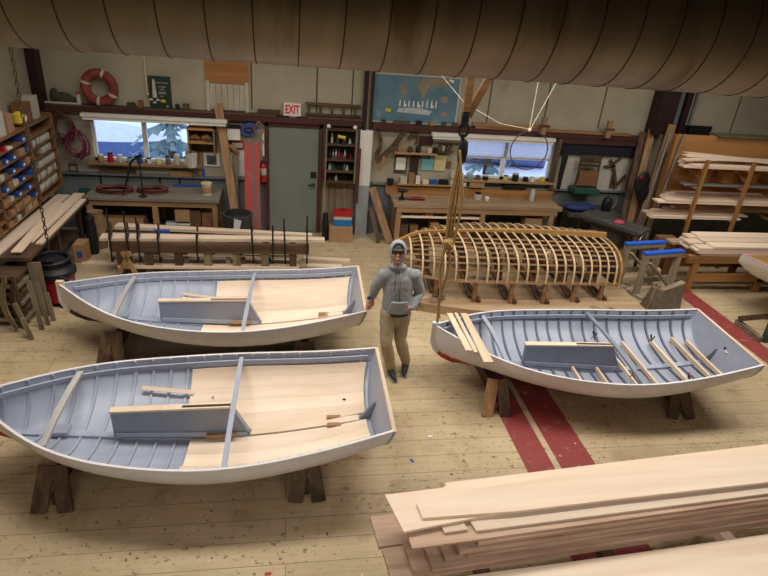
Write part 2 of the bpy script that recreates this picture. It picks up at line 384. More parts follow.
# windows
def window(n, W, mull, rails):
    x0,x1,z0,z1 = W; g = MB(); g.mm((x0+.03,YB+.075,z0+.03),(x1-.03,YB+.083,z1-.03)); w_ = struct('window_%d'%n, g, 'glass')
    fr = MB()
    for a in ((x0,z0,x1,z0+.05),(x0,z1-.05,x1,z1),(x0,z0,x0+.05,z1),(x1-.05,z0,x1,z1)): fr.mm((a[0],YB+.03,a[1]),(a[2],YB+.12,a[3]))
    for m_ in mull: fr.mm((m_-.035,YB+.03,z0),(m_+.035,YB+.12,z1))
    for m_ in rails: fr.mm((x0,YB+.035,m_-.025),(x1,YB+.115,m_+.025))
    obj('window_frame', fr, 'white', w_)
    s_ = MB(); s_.mm((x0-.08,YB-.16,z0-.035),(x1+.08,YB+.03,z0)); obj('window_sill', s_, 'tan', w_); return w_
window(1, W1, [-2.5], []); wn = window(2, W2, [4.25], [1.62])
ps = MB(); ps.sm = True
rows = []
for i in range(25):
    x = W2[0]+.06 + (W2[1]-W2[0]-.12)*i/24
    rows.append([(x, YB+.02+.008*math.sin(i*1.7+j*.9), 1.63+.32*j/6) for j in range(7)])
ps.grid(rows); obj('plastic_sheet', ps, 'plastic_sheet', wn)
# outside: snowy yard, a dark boat shed, fir trees, snow-topped vehicles
f = MB(); f.mm((-45,YB+.4,-.6),(55,YB+70,-.5)); o = struct('ground_outside', f, mat('snow', (226,232,246), .8, .05, 1.5, spots=((150,156,170),.6,.7)))
def fir(x, y, h, r, label, seed):
    rnd = random.Random(seed); t = thing('fir_tree', label, 'tree', (x,y,-.5))
    g = MB(); g.cyl((0,0,0),(0,0,h*.97),.11,.02,8); obj('trunk', g, 'old', t)
    g = MB()
    for k in range(15):
        z = h*(.08+.9*k/15); rr = r*(1-k/15.5)
        for j in range(8):
            a = rnd.random()*6.28; l = rr*(.65+.5*rnd.random()); c, s = math.cos(a), math.sin(a)
            p = Vector((0,0,z+.1)); q = Vector((c*l, s*l, z-.25*l)); nrm = Vector((-s,c,0))
            for q1 in (.45,.7,1):
                e = p.lerp(q, q1); wd = .22*l*(1.15-q1)+.04
                vs = [g.bm.verts.new(v) for v in (p.lerp(q,q1-.4), e+nrm*wd+Vector((0,0,-.12)), e+(q-p)*.12, e-nrm*wd+Vector((0,0,-.12)))]; g._f(vs)
    obj('foliage', g, mat('fir_needles', (128,154,156), .8, .3, 5), t, recalc=False)
fir(-2.75,14.6,6.5,1.15,'dark green fir tree outside the left window','a'); fir(-1.2,19.5,7,1.3,'fir tree further back outside the left window','b')
fir(5.6,15.6,5.5,.8,'fir tree outside the plastic covered right window','c')
for nm, x0, x1, y, h, lab in (('far_hill',-40,-4,60,2.6,'low dark blue hill seen through the left window'),('far_treeline',-3,50,62,5,'blue grey treeline beyond the right window')):
    g = MB(); rnd = random.Random(3); n = 40; pts = [(x0,-.5)]+[(x0+(x1-x0)*i/n, h*(.6+.4*rnd.random())) for i in range(n+1)]+[(x1,-.5)]
    g.prism(pts, 3, upright(0,y,0)); struct(nm, g, mat(nm+'_tone', (150,168,200) if 'hill' in nm else (150,168,196), .9, .2, 1))
def yard_boat(x, y, rz, label):
    t = thing('covered_boat', label, 'boat', (x,y,-.5), rz); g = MB(); rows = []
    for i in range(11):
        u = i/10; b = .95*math.sin(PI*min(1,.08+u*.85))**.7; rows.append([(-2.2+4.4*u, b*math.cos(a), .75+.25*(1-u)**2-.75*max(0,math.sin(a))**.8) for a in [PI*k/10 for k in range(11)]])
    g.grid(rows); obj('hull', g, mat('navy_hull', (84,108,156), .4, .1), t, weld=True)
    g = MB(); rows = [[(-2.2+4.4*u, .95*math.sin(PI*min(1,.08+u*.85))**.7*k, .76+.25*(1-u)**2+.35*math.sin(PI*u)*(1-abs(k))) for k in (-1,-.5,0,.5,1)] for u in [i/10 for i in range(11)]]
    g.grid(rows); obj('cover', g, mat('snowy_cover', (206,214,236), .8, .06), t)
yard_boat(-5.2,17.2,.15,'boat under a snowy cover outside the left window'); yard_boat(6.6,19.2,-.25,'navy boat under a snowy cover outside the right window')
# ventilation duct across the top
t = thing('ventilation_duct', 'large dusty round spiral duct running across the top of the shop', 'duct', (0,4.0,4.238))
g = MB(); g.sm = True; n = 40
rings = [[(x, .45*math.cos(2*PI*j/n), .45*math.sin(2*PI*j/n)) for j in range(n+1)] for x in [XL+.02+(XR-XL-.04)*i/30 for i in range(31)]]
g.grid(rings); obj('duct_body', g, 'duct', t, weld=True)
x = XL+.12; k = 0
while x < 8.6:
    g = MB(); g.tube([(x+.0*j, .452*math.cos(2*PI*j/36), .452*math.sin(2*PI*j/36)) for j in range(36)], .004, 5, closed=True); obj('seam_ring', g, 'seamd', t); x += .256; k += 1
for xx in (-2,1.6,5.2,8.8):
    g = MB(); g.beam((xx,0,.45),(xx,0,ZC-4.238),.04,.004); obj('hanger_strap', g, 'iron', t)
# ================================================================== BOATS
LB = 3.72
def spline(kn, v):
    n = len(kn); h = [kn[i+1]-kn[i] for i in range(n-1)]
    a = [0]*n; b = [1]*n; c = [0]*n; d = [0]*n
    for i in range(1, n-1):
        a[i] = h[i-1]; b[i] = 2*(h[i-1]+h[i]); c[i] = h[i]; d[i] = 6*((v[i+1]-v[i])/h[i]-(v[i]-v[i-1])/h[i-1])
    for i in range(1, n):
        w_ = a[i]/b[i-1]; b[i] -= w_*c[i-1]; d[i] -= w_*d[i-1]
    m = [0]*n; m[-1] = d[-1]/b[-1]
    for i in range(n-2, -1, -1): m[i] = (d[i]-c[i]*m[i+1])/b[i]
    def f(t):
        i = 0
        while i < n-2 and t > kn[i+1]: i += 1
        x = t-kn[i]; hh = h[i]
        return v[i]+x*((v[i+1]-v[i])/hh-hh*(2*m[i]+m[i+1])/6)+x*x*m[i]/2+x**3*(m[i+1]-m[i])/(6*hh)
    return f
hb = spline([0,.08,.2,.4,.6,.8,1], [.015,.27,.58,.816,.88,.807,.685])     # half breadth at the sheer
kz = spline([0,.035,.12,.55,1], [.53,.405,.315,.2,.4])                               # keel rabbet height
nz_ = spline([0,.5,1], [1.3,2.4,2.2])                                      # fullness of the section
def hs(t): return .803*(1-t)*(1-2*t)+.624*4*t*(1-t)+.813*t*(2*t-1)         # sheer height
def sec(t, th, off=0, side=1):
    b, k, h, n = max(.004, hb(t)-off), kz(t)+off, hs(t), nz_(t)
    z = h-(h-k)*math.sin(th)**(2/n); return Vector((t*LB-.28*max(0,(t-.86)/.14)*(h-z), side*b*math.cos(th)**(2/n), z))
def th_at(t, z, off):     # section parameter where the inner skin passes height z
    h, k, n = hs(t), kz(t)+off, nz_(t); q = min(1, max(0, (h-z)/(h-k))); return math.asin(q**(n/2))
def hull_bottom(t, y, off=0):
    b, k, h, n = hb(t)-off, kz(t)+off, hs(t), nz_(t); q = min(1, abs(y)/b); return h-(h-k)*(1-q**n)**(1/n)
TT = [0,.008,.02,.04]+[.07+.93*i/36 for i in range(37)]
NTH = 14
def full(t, off, n=NTH):
    ths = [PI/2*i/n for i in range(n+1)]
    return [sec(t,a,off,-1) for a in ths] + [sec(t,a,off,1) for a in ths[-2::-1]]
def beetle(lab, x, y, hd, heel, trim, kind, words):
    """open catboat hull: planking, transom, ribs, clamps, beams, centreboard trunk, boards"""
    t = thing('wooden_catboat', lab, 'boat', (x,y,0)); t.rotation_euler = (heel, trim, hd)
    root = t; D = Vector((-LB/2, 0, 0))
    def done(mb): bmesh.ops.translate(mb.bm, verts=mb.bm.verts, vec=D); return mb
    g = MB(); g.sm = True
    rows_o = [full(u,0) for u in TT]; rows_i = [full(u,.02) for u in TT]
    vo = g.grid(rows_o); g.mi = 1; vi = g.grid(rows_i); g.mi = 3; g.sm = False
    for a, b in ((vo,vi),):
        for i in range(len(TT)-1):
            for j in (0,-1): g._f([a[i][j], a[i+1][j], b[i+1][j], b[i][j]])
    for j in range(2*NTH): g._f([vo[-1][j], vo[-1][j+1], vi[-1][j+1], vi[-1][j]])
    for j in range(2*NTH): g._f([vo[0][j], vo[0][j+1], vi[0][j+1], vi[0][j]])
    for f in g.bm.faces:
        if f.material_index == 0 and sum(v.co.z for v in f.verts)/len(f.verts) < max(.37, .455-.6*f.calc_center_median().x/LB): f.material_index = 2
    obj('hull', done(g), ['boat_white','boat_grey',{'C':'red_bottom','A':'red_bottom','B':'purple_bottom'}[kind],'boat_grey'], root)
    # keel and stem
    g = MB(); pts = [(-.012,0,.83)]+[(-.012,0,.8-.23*i/5) for i in range(6)]+[(u*LB,0,kz(u)-.015) for u in (.008,.02,.04,.07,.12,.25,.4,.55,.7,.85,1)]
    g.sweep(pts, .045, .04, [(1,0,0)]*7+[(1,0,.4),(1,0,1)]+[(0,0,1)]*9); [setattr(f,'material_index',1) for f in g.bm.faces if max(v.co.z for v in f.verts) < .47]
    obj('keel_and_stem', done(g), ['boat_white',{'C':'red_bottom','A':'red_bottom','B':'purple_bottom'}[kind]], root)
    g = MB(); g.mm((-.03,-.028,.76),(.055,.028,.845)); obj('stem_head', done(g), 'cream_edge' if kind=='B' else 'boat_white', root)
    # transom
    g = MB(); poly = [(v.y, v.z) for v in full(1,0)]; mt = Matrix(((0,.28,1,LB-.28*hs(1)),(1,0,0,0),(0,1,0,0),(0,0,0,1))); g.prism(poly, .028, mt)
    tr = obj('transom', done(g), ['boat_grey'], root)
    g = MB(); g.mm((LB-.004,-hb(1)-.004,hs(1)-.001),(LB+.032,hb(1)+.002,hs(1)+.006)); obj('transom_cap', done(g), 'cream_edge', tr)
    if kind == 'C':
        g = MB(); g.cyl((LB-.045,-.1,.68),(LB-.0375,-.1,.68),.018,n=10); obj('hole', done(g), 'black', tr)
        g = MB(); g.beam((LB-.05,-.12,.66),(LB-.05,-.18,.66),.02,.006); obj('masking_patch', done(g), 'white', tr)
    # ribs
    n = 21
    for i in range(n):
        u = .05+.915*i/(n-1); g = MB(); p = full(u, .029, 12); ups = [Vector((0,-v.y, max(.05,.75-v.z))).normalized() for v in p]
        g.sweep(p, .024, .02, ups); obj('rib', done(g), 'rib_slate' if kind == 'C' else 'boat_grey', root)
    # sheer clamp, inside the rib heads and below the rail
    for sd in (1,-1):
        g = MB(); us = [.035+.945*i/30 for i in range(31)]
        pts = [Vector((u*LB, sd*max(.01,hb(u)-.052), hs(u)-.075)) for u in us]
        g.sweep(pts, .045, .022, [Vector((0,-sd,0))]*31); obj('sheer_clamp', done(g), 'boat_grey', root)
        g = MB(); pts = [Vector((u*LB, sd*max(.008,hb(u)-.01), hs(u)+.004)) for u in TT]
        g.sweep(pts, .024, .010, [Vector((0,0,1))]*len(TT)); obj('sheer_edge', done(g), 'boat_white', root)
    # deck beams
    def beam(X, m, w_, dx=0):
        u = X/LB; b = hb(u)-.042; z = hs(u)-.035; g = MB()
        pts = [(X+dx*k, b*k, z+.03*(1-k*k)) for k in (-1,-.5,0,.5,1)]; g.sweep(pts, w_, .03, (0,0,1)); return obj('deck_beam', done(g), m, root)
    beam(.75, {'A':'beam_wood','B':'beam_wood','C':'boat_grey'}[kind], .055, -.02); beam(2.28, {'A':'boat_grey','B':'boat_grey','C':'boat_grey_d'}[kind], .045)
    # centreboard trunk
    hw = .032
    g = MB(); v = []
    prof = [(1.16,.185),(2.42,.20),(2.42,.30),(2.27,.60),(1.16,.575)]
    g.prism(prof, hw*2, Matrix(((1,0,0,0),(0,0,-1,hw),(0,1,0,0),(0,0,0,1)))); tk = obj('centreboard_trunk', done(g), 'boat_grey_d', root)
    g = MB(); g.beam((1.15,0,.588),(1.8,0,.604),hw*2+.014,.02); obj('trunk_cap', done(g), 'paleY' if kind!='C' else 'pale', tk)
    for sd in (1,-1):
        g = MB(); g.beam((1.8,sd*.028,.604),(2.26,sd*.028,.613),.016,.02); obj('trunk_cap', done(g), 'pale', tk)
    g = MB(); g.beam((1.81,0,.600),(2.25,0,.609),.034,.006); obj('slot', done(g), 'black', tk)
    # keelson and bed logs
    g = MB(); g.sweep([(u*LB,0,kz(u)+.036) for u in (.1,.2,.3,.4,.55,.7,.85,.985)], .08, .026, (0,0,1)); obj('keelson', done(g), 'boat_grey', root)
    g = MB(); g.beam((1.18,.0,kz(.32)+.08),(2.4,0,kz(.64)+.08),.09,.05); obj('bed_log', done(g), 'boat_grey', root)
    # stern knee
    g = MB(); g.beam((LB-.19,0,kz(.95)+.03),(LB-.05,0,.60),.03,.07,(1,0,0)); obj('stern_knee', done(g), 'boat_grey_d', root)
    if kind in 'AB':
        # loose fitted sole boards either side, following the turn of the bilge
        f0 = .475
        nst = 5
        for sd in (1,-1):
            for k in range(nst):
                g = MB(); g.sm = True; a0 = f0 if sd > 0 else (.50 if k > 2 else .495)
                if kind == 'B' and sd < 0: a0 = .455
                us = [a0+(.982-a0)*i/16 for i in range(17)]; rt, rb = [], []
                for u in us:
                    t0 = th_at(u, hs(u)-.125, .047); t1 = PI/2*.985
                    # even division of girth between th0 and centre line
                    q0 = t0+(t1-t0)*(k+.004)/nst; q1 = t0+(t1-t0)*(k+.996)/nst
                    rt.append([sec(u,q0+(q1-q0)*j/4,.058,sd) for j in range(5)]); rb.append([sec(u,q0+(q1-q0)*j/4,.044,sd) for j in range(5)])
                for rr in (rt, rb):
                    for r__ in rr:
                        for v in r__:
                            if abs(v.y) < .055: v.y = sd*.055
                a = g.grid(rt); b = g.grid(rb); g.sm = False
                for i in range(16):
                    for j in (0,-1): g._f([a[i][j],a[i+1][j],b[i+1][j],b[i][j]])
                for i in (0,-1):
                    for j in range(4): g._f([a[i][j],a[i][j+1],b[i][j+1],b[i][j]])
                obj('sole_board', done(g), 'board', root)
        g = MB(); g.sweep([(u*LB,0,kz(u)+.062) for u in (.655,.75,.85,.94)], .085, .016, (0,0,1)); obj('centre_board', done(g), 'board', root)
        for yy in ((.06,-.055) if kind=='A' else (.05,-.01)):
            g = MB(); g.mm((3.18,yy-.022,kz(.86)+.066),(3.32,yy+.022,kz(.86)+.088)); obj('cleat_block', done(g), 'tan', root)
        g = MB(); g.beam((2.02,-.075,kz(.55)+.115),(2.3,-.075,kz(.6)+.115),.05,.02); obj('cleat_block', done(g), 'tan', root)
        # a long strip left on the ribs ahead of the boards
        X0, X1 = (1.29,1.80) if kind=='A' else (1.34,1.80)
        for yy in ((.56,) if kind=='A' else (.54,.47)):
            g = MB(); g.beam((X0,yy,hull_bottom(X0/LB,yy,.05)+.03),(X1,yy,hull_bottom(X1/LB,yy,.05)+.03),.045 if kind=='A' else .035,.014,(0,-.8,1)); obj('loose_strip', done(g), 'board', root)
        if kind == 'A':
            g = MB(); g.cyl((3.36,.30,hull_bottom(.9,.3,.06)+.004),(3.38,.28,hull_bottom(.9,.3,.06)+.02),.010,n=8); obj('drain_fitting', done(g), 'iron', root)
            g = MB(); g.cyl((2.0,.52,hull_bottom(.54,.52,.058)+.001),(2.0,.518,hull_bottom(.54,.52,.058)+.007),.015,n=12); obj('knot_mark', done(g), 'boat_grey_d', root)
    else:
        for X, ya, yb in ((1.79,-.07,-.56),(2.11,-.06,-.58),(2.45,.10,-.6),(2.69,.50,-.60),(3.06,.45,-.58),(3.34,.46,-.55),(3.50,.38,-.50)):
            u = X/LB; g = MB(); ys = [ya+(yb-ya)*i/10 for i in range(11)]
            bot = [hull_bottom(u,yy,.042) for yy in ys]; top0 = max(bot)+.006; top = [top0 for bq in bot]; bot = [max(bq, top0-.05) for bq in bot]
            poly = [(ys[i],bot[i]) for i in range(11)]+[(ys[i],top[i]) for i in range(10,-1,-1)]
            g.prism(poly, .028, Matrix(((0,0,1,X-.014),(1,0,0,0),(0,1,0,0),(0,0,0,1)))); obj('floor_timber', done(g), 'boardY', root)
    # mast step
    g = MB(); g.mm((.56,-.06,kz(.15)+.045),(.76,.06,kz(.15)+.08)); obj('mast_step', done(g), 'boat_grey', root)
    if False:
        g = MB(); g.beam((.42,.02,.62),(.62,-.36,.66),.09,.02); obj('mast_partner', done(g), 'boat_grey', root)
    return t
BP = {'C':(3.5906,5.6235,-.0731,-.0029,.0066),'B':(-.8937,6.7917,-.0354,-.0119,-.0076),'A':(-.9116,4.6125,-.0191,.0004,-.0081)}
beetle('white hulled catboat nearest the camera on the left, pale sole boards and grey trunk inside', *BP['A'], 'A', 0)
beetle('white hulled catboat with pale sole boards that the man leans on', *BP['B'], 'B', 0)
beetle('white hulled catboat on the right with bare floor timbers and red bottom paint', *BP['C'], 'C', 0)
def bw(b, p):
    x, y, h = BP[b][:3]; c, s = math.cos(h), math.sin(h); X, Y = p[0]-LB/2, p[1]
    return Vector((x+X*c-Y*s, y+X*s+Y*c, p[2]))
# trestles under the boats
def stand(b, X, mtl, lab, mtl2=None):
    o = bw(b, (X,0,0)); t = thing('boat_stand', lab, 'boat stand', o, BP[b][2], 'wooden stands under the boats')
    hh = min(hull_bottom(X/LB, yy) for yy in (0,.3,.5))-.052
    g = MB(); g.beam((0,-.40,hh-.035),(0,.40,hh-.035),.09,.07); obj('top_beam', g, 'oldY', t)
    for sd in (-1,1):
        for k in (-1,1):
            g = MB(); g.beam((k*.11,sd*.66,0),(k*.05,sd*.47,min(hull_bottom((X-.08)/LB,.45),hull_bottom((X+.08)/LB,.45))-.035),.13,.03,(0,1,0)); obj('leg', g, mtl2 if (mtl2 and k < 0) else mtl, t)
    g = MB(); g.beam((0,-.6,.08),(0,.6,.08),.03,.1); obj('tie_board', g, 'oldY', t)
    # wedge chocks that bear on the planking either side of the keel
    for sd in (-1,1):
        zt = min(hull_bottom(X/LB,.41),hull_bottom(X/LB,.45))-.014
        if False: g = MB(); g.mm((-.05,sd*.45-.04,hh),(.05,sd*.45+.04,zt)); obj('chock', g, mtl, t)
    return t
stand('A', .78, 'oldZ', 'dark wooden stand under the bow of the nearest left boat'); stand('A', 2.98, 'oldZ', 'dark wooden stand under the stern of the nearest left boat')
stand('B', .70, 'oldZ', 'dark wooden stand under the bow of the boat the man leans on'); stand('B', 3.0, 'oldZ', 'dark wooden stand under the stern of the boat the man leans on')
stand('C', .72, 'oldZ', 'wooden stand with one pale leg under the bow of the right boat', 'tanZ'); stand('C', 3.0, 'oldZ', 'dark wooden stand under the stern of the right boat')
# three boards laid across the bow of the right boat
def plank_poly(name, pts, th_, m, lab, cat='board', z0=None, z1=None, group=None):
    """a flat board from an outline of (x, y, z) points, th_ thick"""
    g = MB(); a = [g.bm.verts.new(Vector(p)) for p in pts]; b = [g.bm.verts.new(Vector(p)+Vector((0,0,th_))) for p in pts]
    g._f(a[::-1]); g._f(b); n = len(pts)
    for i in range(n): g._f([a[i],a[(i+1)%n],b[(i+1)%n],b[i]])
    return solo(name, g, m, lab, cat, group=group)
def cboard(x0, x1, y0, x2, x3, y1, zo, lab):
    zf = lambda X, Y: hs(X/LB)+.042+zo
    pts = [bw('C',(x0,y0,zf((x0+x1)/2,0))), bw('C',(x1,y0,zf((x0+x1)/2,0))), bw('C',(x3,y1,zf((x2+x3)/2,0)-.01)), bw('C',(x2,y1,zf((x2+x3)/2,0)-.01))]
    plank_poly('loose_board', pts, .016, 'boardY', lab, group='boards laid across the bow of the right boat')
cboard(.20,.27,.31,.28,.355,-.50,.0,'pale board across the right boat, nearest its stem')
cboard(.305,.345,.35,.375,.42,-.515,.0,'narrow pale board across the right boat, the middle one of three')
cboard(.395,.475,.375,.45,.56,-.68,.0,'pale board across the right boat, furthest from its stem and widest')
# spring clamps left inside the right boat
def spring_clamp(X, Y, z, rz, m, lab):
    t = thing('spring_clamp', lab, 'clamp', bw('C',(X,Y,z+.035)), rz, 'spring clamps in the right boat')
    for s in (-1,1):
        g = MB(); g.beam((0,s*.028,0),(0,s*.004,.05),.018,.008); g.beam((0,s*.004,.05),(0,s*.026,.11),.018,.008); j = obj('jaw', g, 'iron', t)
        g = MB(); g.beam((0,s*.018,.085),(0,s*.028,.115),.022,.012); obj('grip', g, m, j)
    g = MB(); g.cyl((-.014,0,.05),(.014,0,.05),.011); obj('spring', g, 'steel', t)
spring_clamp(2.30,.53,hull_bottom(2.3/LB,.53,.045)+.02,.5,'black','black spring clamp inside the right boat just behind its trunk')
spring_clamp(3.06,.44,.355,.3,'black','black spring clamp gripping the far end of a floor timber')
spring_clamp(3.08,-.44,.355,.2,'red','red tipped spring clamp on the near end of a floor timber')
spring_clamp(2.42,-.36,.34,.9,'black','black spring clamp at the near end of the dark beam')
# ================================================================== BACK WALL, LEFT OF THE POST
def jar(name, x, y, z, r, h, m, lab, lid=None, cat='jar', group=None):
    g = MB(); g.lathe([(r*.9,0),(r,h*.06),(r,h*.78),(r*.8,h*.88),(r*.8,h)], n=12)
    o = solo(name, g, m, lab, cat, (x,y,z), group=group)
    if lid: g = MB(); g.lathe([(r*.86,h*.86),(r*.88,h*.88),(r*.88,h*1.03),(r*.8,h*1.05)], n=12); obj('lid', g, lid, o)
    return o
def bx(name, x0, x1, y0, y1, z0, z1, m, lab, cat='box', group=None, rz=0):
    g = MB(); g.box((0,0,(z1-z0)/2), (x1-x0,y1-y0,z1-z0)); g.sm = False
    return solo(name, g, m, lab, cat, ((x0+x1)/2,(y0+y1)/2,z0), rz, group)
YW = YB-.001
# life ring
t = thing('life_ring', 'faded red life ring leaning on the ledge above the left window', 'life ring', (-3.1,10.72,2.252))
g = MB(); g.tube([(.225*math.cos(2*PI*i/36),.0,.30+.225*math.sin(2*PI*i/36)) for i in range(36)], .075, 12, closed=True); obj('ring', g, mat('faded_red_ring', (126,58,50), .75, .35, 9), t)
for a in (70,160,262,330):
    a = rad(a); g = MB(); g.tube([(.225*math.cos(a+k),0,.30+.225*math.sin(a+k)) for k in (-.09,0,.09)], .079, 12); obj('band', g, 'offwhite', t)
# green sign with arrow
t = thing('wall_sign', 'dark green painted sign with a white marker shape and yellow arrow', 'sign', (-2.155,10.82,2.252))
g = MB(); g.mm((-.18,-.015,0),(.18,.015,.52)); obj('panel', g, mat('dark_green_sign', (34,52,42), .5, .1, 8), t)
g = MB(); up = upright(0,-.0155,0); g.prism([(-.125,.17),(-.05,.17),(-.075,.46),(-.095,.48),(-.11,.46)], .003, up); obj('marker', g, 'offwhite', t)
g = MB()
for c in ((-.155,.13),(-.045,.13),(-.1,.085)): g.prism([(c[0]-.03,c[1]-.012),(c[0]+.03,c[1]-.012),(c[0]+.025,c[1]+.02),(c[0]-.025,c[1]+.02)], .003, up)
obj('petals', g, 'offwhite', t)
g = MB(); g.prism([(.0,.1),(.05,.1),(.05,.085),(.09,.12),(.05,.155),(.05,.14),(0,.14)], .003, up); obj('arrow', g, 'yellow', t)
g = MB()
for i, (a, b, zz) in enumerate(((-.06,.15,.41),(-.02,.09,.345),(0,.08,.305),(-.02,.1,.26),(-.02,.1,.235),(.0,.06,.19))):
    x = a
    while x < b: g.prism([(x,zz),(x+.014,zz),(x+.014,zz+.012),(x,zz+.012)], .003, up); x += .021
obj('lettering', g, 'offwhite', t)
g = MB(); g.prism([(.085,.02),(.13,.02),(.108,.055)], .003, up); obj('emblem', g, 'offwhite', t)
g = MB(); g.cyl((-2.36,10.8,2.5),(-2.36,10.8,3.3),.009,n=6); g.ball((-2.355,10.8,2.47),.018)
solo('pull_cord', g, 'white_rope', 'thin pale cord hanging down beside the green sign', 'cord')
# exit sign
t = thing('exit_sign', 'white box sign with red EXIT lettering above the grey door', 'sign', (.09,10.78,2.225))
g = MB(); g.mm((-.15,-.04,.02),(.15,.075,.235)); obj('housing', g, 'white', t)
g = text_mb('EXIT', .20); bmesh.ops.transform(g.bm, verts=g.bm.verts, matrix=upright(0,-.043,.127) @ Matrix.Diagonal((.62,1,1,1)))
obj('lettering', g, mat('exit_red', (214,36,52), .5, .02), t)
g = MB(); g.mm((-.05,-.03,0),(.07,.06,.02)); obj('base', g, 'offwhite', t)
# plywood patch, pale shutter, ladder on the ledge
bx('plywood_panel', -1.4,-.66,10.835,YW,2.72,3.3, 'ply', 'fresh plywood square fixed high on the wall over the shutter', 'panel')
t = thing('wall_shutter', 'pale weathered wooden shutter below the plywood square', 'shutter', (-1.03,10.84,2.252))
g = MB()
for i in range(6): g.mm((-.3+.1*i+.003,-.015,.02),(-.2+.1*i-.003,.015,.46))
obj('slats', g, mat('weathered_white_board', (176,168,148), .8, .15, 9, stretch=(1,1,.2)), t)
for s in (-1,1): g = MB(); g.mm((s*.33-.03,-.03,0),(s*.33+.03,.018,.5)); obj('frame_post', g, 'offwhite', t)
t = thing('ladder', 'old wooden ladder lying along the ledge right of the exit sign', 'ladder', (.8,10.79,2.252))
for zz in (.015,.2): g = MB(); g.mm((-.48,-.02,zz),(.52,.02,zz+.04)); obj('rail', g, 'old', t)
for i in range(5): g = MB(); g.mm((-.42+.21*i-.02,-.015,.05),(-.42+.21*i+.02,.015,.2)); obj('rung', g, 'old', t)
bx('board_offcut', -.52,-.12,10.74,10.80,2.252,2.33,'old','short dark board on the ledge left of the exit sign','board')
bx('pipe_rail', -4.0,-3.45,10.712,10.73,2.252,2.28,'offwhite','thin pale rod lying on the ledge at the left corner','rod')
t = thing('rag_heap', 'dark crumpled rag heap on the ledge left of the life ring', 'rag', (-3.72,10.75,2.254)); 
g = MB(); g.ball((0,0.03,.09),(.16,.05,.09)); g.ball((-.12,.03,.12),(.07,.04,.12)); g.ball((.1,.03,.06),(.12,.05,.06)); obj('cloth', g, mat('dark_rag', (70,64,54), .9, .3, 12), t)
jar('squeeze_bottle', -3.46,10.74,2.252,.035,.19,'offwhite','small white bottle with red cap on the ledge by the rags','red','bottle')
# valance over the left window
t = thing('window_valance', 'long white two-tier valance above the left window', 'valance', (-2.22,10.59,2.04))
g = MB(); g.mm((-1.17,-.04,0),(1.17,.04,.055)); g.mm((-1.19,-.06,.056),(1.19,.05,.105)); obj('rail', g, 'white', t)
g = MB(); g.mm((1.19,-.065,-.005),(1.20,.055,.11)); obj('end_cap', g, 'machine', t)
for x in (-1.1,0,.85): g = MB(); g.mm((x-.02,.05,.02),(x+.02,.265,.06)); obj('bracket', g, 'iron', t)
# hanging coils left of the window
def coil(x, z, R, m, lab, n, seed, y=10.76, sq=1.3):
    rnd = random.Random(seed); t = thing('hanging_cord_coil', lab, 'cord', (x,y,z))
    for k in range(n):
        g = MB(); a = R*(.75+.3*rnd.random()); dx = (rnd.random()-.5)*R*.5; dz = (rnd.random()-.5)*R*.3
        g.tube([(dx+a*math.cos(2*PI*i/20),-.01-.011*k+.012*math.sin(i+k), dz+a*sq*math.sin(2*PI*i/20)+.03*math.sin(i*2+k)) for i in range(20)], .012, 6, closed=True); obj('loop', g, m, t)
    g = MB(); g.cyl((0,.09,R*1.15),(0,-.09,R*1.2),.012,n=6); obj('hook', g, 'iron', t)
coil(-3.78,1.86,.18,mat('rust_cord',(88,50,42),.6,.3,20),'tangled rust brown cord hung on the wall left of the window',7,1)
coil(-3.56,1.62,.17,'orange_cord','purple red cord coil hung beside the left window frame',8,2,10.62)
coil(-4.0,1.45,.07,'white_rope','thin pale cord loop hung low near the left corner',3,4,sq=2)
t = thing('photo_frame', 'small square dark frame standing on the grey ledge near the left corner', 'frame', (-3.75,10.82,1.062))
for a, b in (((-.07,0,0),(-.055,.02,.14)),((.055,0,0),(.07,.02,.14)),((-.055,0,0),(.055,.02,.015)),((-.055,0,.125),(.055,.02,.14))): g = MB(); g.mm(a,b); obj('bar', g, 'old', t)
# clutter on the left sill
rnd = random.Random(11)
sill = [('paint_tin','cardboard','brown tin at the left end of the left sill'),('glass_jar','red','red jar on the left sill'),('paint_tin','offwhite','squat white tin on the left sill beside the red jar'),('glass_jar','teal','pale teal jar on the left sill'),('paint_tin','blue','small blue tin on the left sill'),
 ('spray_can','white','white spray can on the left sill under the mullion'),('glass_jar','manila','cream jar right of the mullion on the left sill'),('spray_can','steel','silver can on the left sill'),('glass_jar','offwhite','chalky jar on the left sill near its right end'),('paint_tin','white','white tin at the right end of the left sill')]
for i, (nm, m, lab) in enumerate(sill):
    h = .09+.09*rnd.random(); jar(nm, -3.25+.162*i, 10.78, 1.272, .04+.02*rnd.random(), h, m, lab, 'iron' if i%2 else 'white', 'jar' if 'jar' in nm else 'can')
for i, (x0,x1,lab) in enumerate(((-3.3,-2.7,'dark wooden tray under the left window sill'),(-2.1,-1.72,'stack of reddish slats under the right end of the left sill'))):
    bx('wooden_tray' if i==0 else 'slat_bundle', x0,x1,10.775,10.84,1.062,1.15,'tan' if i else 'old',lab,'tray' if i==0 else 'slats')
